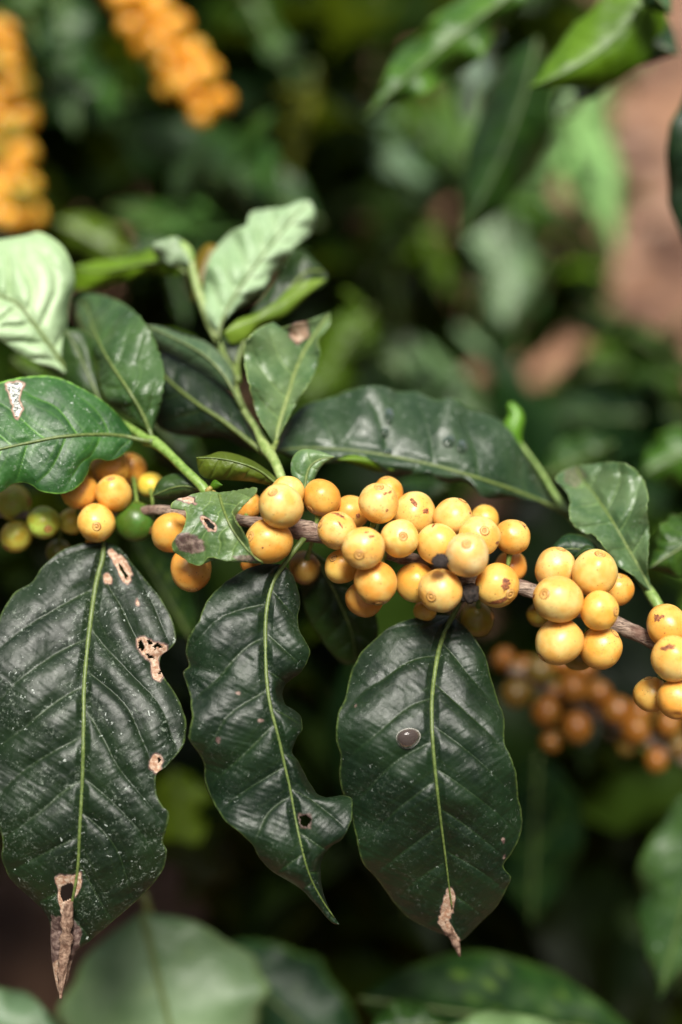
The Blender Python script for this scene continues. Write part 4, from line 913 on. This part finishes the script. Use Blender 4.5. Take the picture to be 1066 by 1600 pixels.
GW = [(925, -200, 1300, 640), (750, 540, 920, 625), (-100, 1330, 330, 1700)]
S1, _ = shrub('coffee_shrub', (-0.42, 1.25, 0.0), (-0.30, 1.05, 1.15), 'dark bush with broad dull leaves behind the orange cherry stems')
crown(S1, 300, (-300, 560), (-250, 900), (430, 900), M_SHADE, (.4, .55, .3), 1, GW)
crown(S1, 60, (-300, 560), (-250, 700), (750, 1100), M_MID, (.35, .45, .35), 2, GW)
crown(S1, 160, (-220, 360), (880, 1260), (600, 1050), M_SHADE, (.5, .7, .4), 3, [])  # leaf mass added behind the hanging leaf to shade the soil
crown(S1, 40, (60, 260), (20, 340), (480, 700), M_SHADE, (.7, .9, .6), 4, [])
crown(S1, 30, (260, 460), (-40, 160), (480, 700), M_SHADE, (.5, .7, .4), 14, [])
for i, (b_, t_, w_, d0, d1, m, c, lb) in enumerate([
    ((95, -20), (120, 215), 135, 380, 340, M_MID, (.7, .95, .8), None), ((20, -60), (55, 75), 90, 300, 300, M_MID, (1, 1.2, .8), None),
    ((500, 350), (160, 190), 190, 330, 400, M_MID, (.5, .75, .4), 'large blurred dull green leaf beneath the orange stem'), ((190, 430), (440, 290), 120, 300, 330, M_MID, (.8, 1, .9), None),
    ((170, 330), (480, 400), 100, 360, 300, M_MID, (1, 1.3, .9), None), ((90, 345), (210, 410), 70, 250, 250, M_YOUNG, (.6, .7, .5), None),
    ((385, -10), (470, 150), 55, 420, 400, M_MID, (1.3, 1.5, 1.6), None), ((490, 100), (450, 265), 60, 400, 400, M_YOUNG, (1.1, .8, .5), 'narrow olive yellow leaf among dark ones'),
    ((170, 140), (235, 270), 60, 450, 450, M_MID, (.9, 1, 1), None), ((250, 520), (330, 590), 50, 160, 160, M_YOUNG, (.5, .7, .3), None), ((60, 660), (200, 560), 80, 120, 130, M_YOUNG, (.55, .7, .3), None),
    ((225, 640), (330, 770), 70, 90, 90, M_MID, (.7, .9, .6), None), ((20, 560), (110, 640), 60, 110, 110, M_YOUNG, (.6, .8, .4), None)]):
    bgleaf(S1, b_, t_, w_, d0, d1, m, c, lb, 40 + i)
S2, _ = shrub('coffee_shrub', (0.05, 1.75, 0.0), (0.12, 1.35, 1.0), 'bush with leaves coloured pale as if lit, standing before the reddish bare soil')
crown(S2, 190, (430, 930), (-250, 760), (650, 1100), M_SHADE, (.75, 1., .6), 5, GW)
crown(S2, 90, (450, 930), (-150, 700), (600, 1000), M_MID, (.8, 1, .8), 6, GW + [(560, 430, 760, 560)])
for i, (b_, t_, w_, d0, d1, m, c, lb) in enumerate([  # paler colours stand in for light on the blurred leaves
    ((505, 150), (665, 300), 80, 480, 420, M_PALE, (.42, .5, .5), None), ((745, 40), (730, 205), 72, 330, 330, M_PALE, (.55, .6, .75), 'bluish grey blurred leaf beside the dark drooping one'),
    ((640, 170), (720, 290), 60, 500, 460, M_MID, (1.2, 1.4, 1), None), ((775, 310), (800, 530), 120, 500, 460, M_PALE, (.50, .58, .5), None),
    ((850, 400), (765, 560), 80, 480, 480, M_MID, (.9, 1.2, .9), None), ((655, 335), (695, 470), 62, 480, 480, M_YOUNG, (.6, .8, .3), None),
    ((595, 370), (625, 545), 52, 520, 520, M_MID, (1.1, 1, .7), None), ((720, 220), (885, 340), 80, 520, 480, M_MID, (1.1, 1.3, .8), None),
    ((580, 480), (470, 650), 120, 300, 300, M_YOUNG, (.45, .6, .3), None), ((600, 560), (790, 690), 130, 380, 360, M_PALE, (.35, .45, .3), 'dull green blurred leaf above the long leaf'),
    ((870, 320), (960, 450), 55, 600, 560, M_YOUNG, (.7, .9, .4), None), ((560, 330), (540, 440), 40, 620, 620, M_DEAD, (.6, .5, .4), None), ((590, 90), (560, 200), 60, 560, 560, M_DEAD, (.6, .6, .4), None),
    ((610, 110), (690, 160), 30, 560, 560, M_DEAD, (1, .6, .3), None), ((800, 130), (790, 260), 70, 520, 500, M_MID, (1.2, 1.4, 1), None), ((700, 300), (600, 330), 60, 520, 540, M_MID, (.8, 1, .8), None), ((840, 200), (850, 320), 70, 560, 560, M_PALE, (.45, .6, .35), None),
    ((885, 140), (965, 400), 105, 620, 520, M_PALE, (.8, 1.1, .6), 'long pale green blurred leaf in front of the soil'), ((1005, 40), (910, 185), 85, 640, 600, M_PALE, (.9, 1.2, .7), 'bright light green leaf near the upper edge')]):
    bgleaf(S2, b_, t_, w_, d0, d1, m, c, lb, 70 + i)
S3, _ = shrub('coffee_shrub', (0.62, 0.95, 0.0), (0.50, 0.85, 0.95), 'low dark bush beside the bare soil, behind the crinkled leaf')
crown(S3, 60, (780, 1250), (640, 1100), (330, 700), M_SHADE, (1.1, 1.4, 1.1), 8, GW)
for i, (b_, t_, w_, d0, d1, m, c, lb) in enumerate([
    ((1100, 590), (915, 478), 60, 380, 380, M_SHADE, (2, 2, 1.5), None), ((1110, 650), (810, 650), 120, 380, 380, M_SHADE, (1.2, 1.5, 2.5), None), ((850, 745), (965, 690), 80, 180, 170, M_MID, (.9, 1.1, .9), None),
    ((1110, 690), (1000, 742), 90, 150, 150, M_MID, (1.1, 1.5, .5), 'glossy bright green leaf at the picture edge'), ((1120, 820), (1014, 888), 100, 34, 30, M_MID, (1, 1.2, .6), 'fresh green leaf beside the crinkled leaf'), ((860, 590), (1066, 560), 60, 480, 480, M_SHADE, (2, 2, 1.5), None), ((1100, 480), (960, 590), 40, 560, 560, M_DEAD, (1, .8, .7), None)]):
    bgleaf(S3, b_, t_, w_, d0, d1, m, c, lb, 110 + i, res=(30, 40) if d0 < 50 else (16, 30))
S4, _ = shrub('coffee_shrub', (0.10, 0.62, 0.0), (0.10, 0.58, 0.75), 'lower bush, coloured dark for deep shade, with large blurred leaves beneath the sharp branch')
crown(S4, 170, (300, 1250), (850, 1650), (260, 620), M_SHADE, (.2, .26, .2), 9, [(-100, 1330, 380, 1700)])  # crown colour cut down in place of real deep shade
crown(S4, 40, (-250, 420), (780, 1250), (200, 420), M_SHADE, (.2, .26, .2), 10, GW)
for i, (b_, t_, w_, d0, d1, m, c, lb) in enumerate([
    ((222, 1425), (300, 1740), 320, 110, 90, M_PALE, (.66, .74, .62), 'big blurred pale grey green leaf at the bottom edge'), ((-80, 1600), (110, 1620), 130, 100, 100, M_PALE, (.42, .52, .45), None),
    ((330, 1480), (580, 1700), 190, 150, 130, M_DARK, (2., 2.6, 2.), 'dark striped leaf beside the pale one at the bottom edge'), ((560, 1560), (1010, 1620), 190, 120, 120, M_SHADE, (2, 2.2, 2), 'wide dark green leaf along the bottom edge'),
    ((580, 1610), (700, 1600), 90, 80, 80, M_MID, (.7, 1, .5), None), ((680, 1620), (930, 1630), 90, 70, 70, M_PALE, (.5, .6, .4), None),
    ((1120, 1210), (1030, 1560), 160, 110, 110, M_SHEEN, (.6, .85, .45), 'green leaf with a pale wavy margin at the lower edge of the picture'), ((270, 1200), (300, 1370), 110, 200, 200, M_YOUNG, (.85, .9, .5), 'bright yellow green leaf glimpsed between the hanging leaves'),
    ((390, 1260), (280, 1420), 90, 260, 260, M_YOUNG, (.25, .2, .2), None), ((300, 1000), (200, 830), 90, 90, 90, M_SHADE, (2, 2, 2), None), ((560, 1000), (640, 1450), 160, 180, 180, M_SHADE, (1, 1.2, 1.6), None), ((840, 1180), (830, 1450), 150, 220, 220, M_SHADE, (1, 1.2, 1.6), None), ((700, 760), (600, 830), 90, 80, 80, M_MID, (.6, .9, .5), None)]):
    bgleaf(S4, b_, t_, w_, d0, d1, m, c, lb, 140 + i, rib=(7, 2) if i == 0 else (3, 1))
ptube('twig', [(330, 1750, 118, 9), (232, 1420, 116, 6), (222, 1392, 116, 6)], M_STEM, S4, n=12, color=(.9, .7, .6))

def crown_world(parent, n, lo, hi, mat, color, seed, size):
    r = random.Random(seed); V = []; Fc = []; mk = []
    for k in range(n):
        c = Vector([r.uniform(lo[i], hi[i]) for i in range(3)])
        L = r.uniform(*size); W = L * .42
        a = r.uniform(0, 6.28); d = Vector((math.cos(a), math.sin(a), r.uniform(-1, .3))).normalized()
        s_ = d.cross(Vector((r.uniform(-.5, .5), r.uniform(-.5, .5), 1))).normalized(); nn = s_.cross(d)
        b0 = len(V)
        for i in range(6):
            t = i / 5; ww = math.sin(math.pi * (t * .94 + .03) ** .9)
            for q in (-1, 0, 1):
                V.append(tuple(c + d * (L * (t - .5)) + s_ * (W / 2 * q * ww) + nn * (abs(q) * .06 * L - (t - .4) ** 2 * L * .4))); mk.append((1 if q == 0 else 0, 0, 0))
        for i in range(5):
            for q in range(2):
                e = b0 + i * 3 + q; Fc.append((e, e + 1, e + 4, e + 3))
    return mesh_obj('crown', V, Fc, mat, parent, color=color, marks=np.array(mk, float))
S6, _ = shrub('coffee_shrub', (-0.62, 0.35, 0), (-0.60, 0.35, 1.3), 'unseen dense coffee bush added on the dusty leaf side to block light')
crown_world(S6, 420, (-1.1, -0.05, 0.55), (-0.32, 0.75, 1.5), M_DARK, (1, 1.2, 1), 33, (.12, .17))  # out-of-frame bush, added to shade the soil and block sky
S7, _ = shrub('coffee_shrub', (0.62, 0.30, 0), (0.60, 0.30, 1.3), 'unseen dense coffee bush added beside the last cherries to block sky')
crown_world(S7, 420, (0.32, -0.05, 0.55), (1.1, 0.75, 1.5), M_DARK, (1, 1.2, 1), 34, (.12, .17))  # out-of-frame bush, added to block sky on this side
# unseen coffee bushes added behind the camera to block low sky
for i, x in enumerate((-2.6, -1.3, 0.0, 1.3, 2.6)):
    o, _ = shrub('coffee_shrub', (x, -1.9, 0), (x + .1, -1.8, 2.6), ['low', 'second', 'middle', 'leafy', 'outermost'][i] + ' tall dense coffee bush, unseen, added behind the camera to block low sky', 'unseen bushes added to block the sky')
    crown_world(o, 520, (x - .75, -2.5, 0.2), (x + .75, -1.25, 3.0), M_DARK, (1, 1.2, 1), 60 + i, (.2, .28))
for i, (x, y) in enumerate(((-1.9, -0.6), (-2.1, 0.8), (2.2, -0.5), (2.4, 0.9))):  # out-of-frame side bushes, added to narrow the sky
    o, _ = shrub('coffee_shrub', (x, y, 0), (x, y, 2.2), ['near bush past the dusty leaf side', 'far bush past the orange cherry stems', 'near bush past the last cherries', 'far bush past the bare soil'][i] + ', unseen, added to narrow the sky', 'unseen bushes added to block the sky')
    crown_world(o, 420, (x - .5, y - .7, 0.2), (x + .5, y + .7, 2.5), M_DARK, (1, 1.2, 1), 80 + i, (.2, .28))
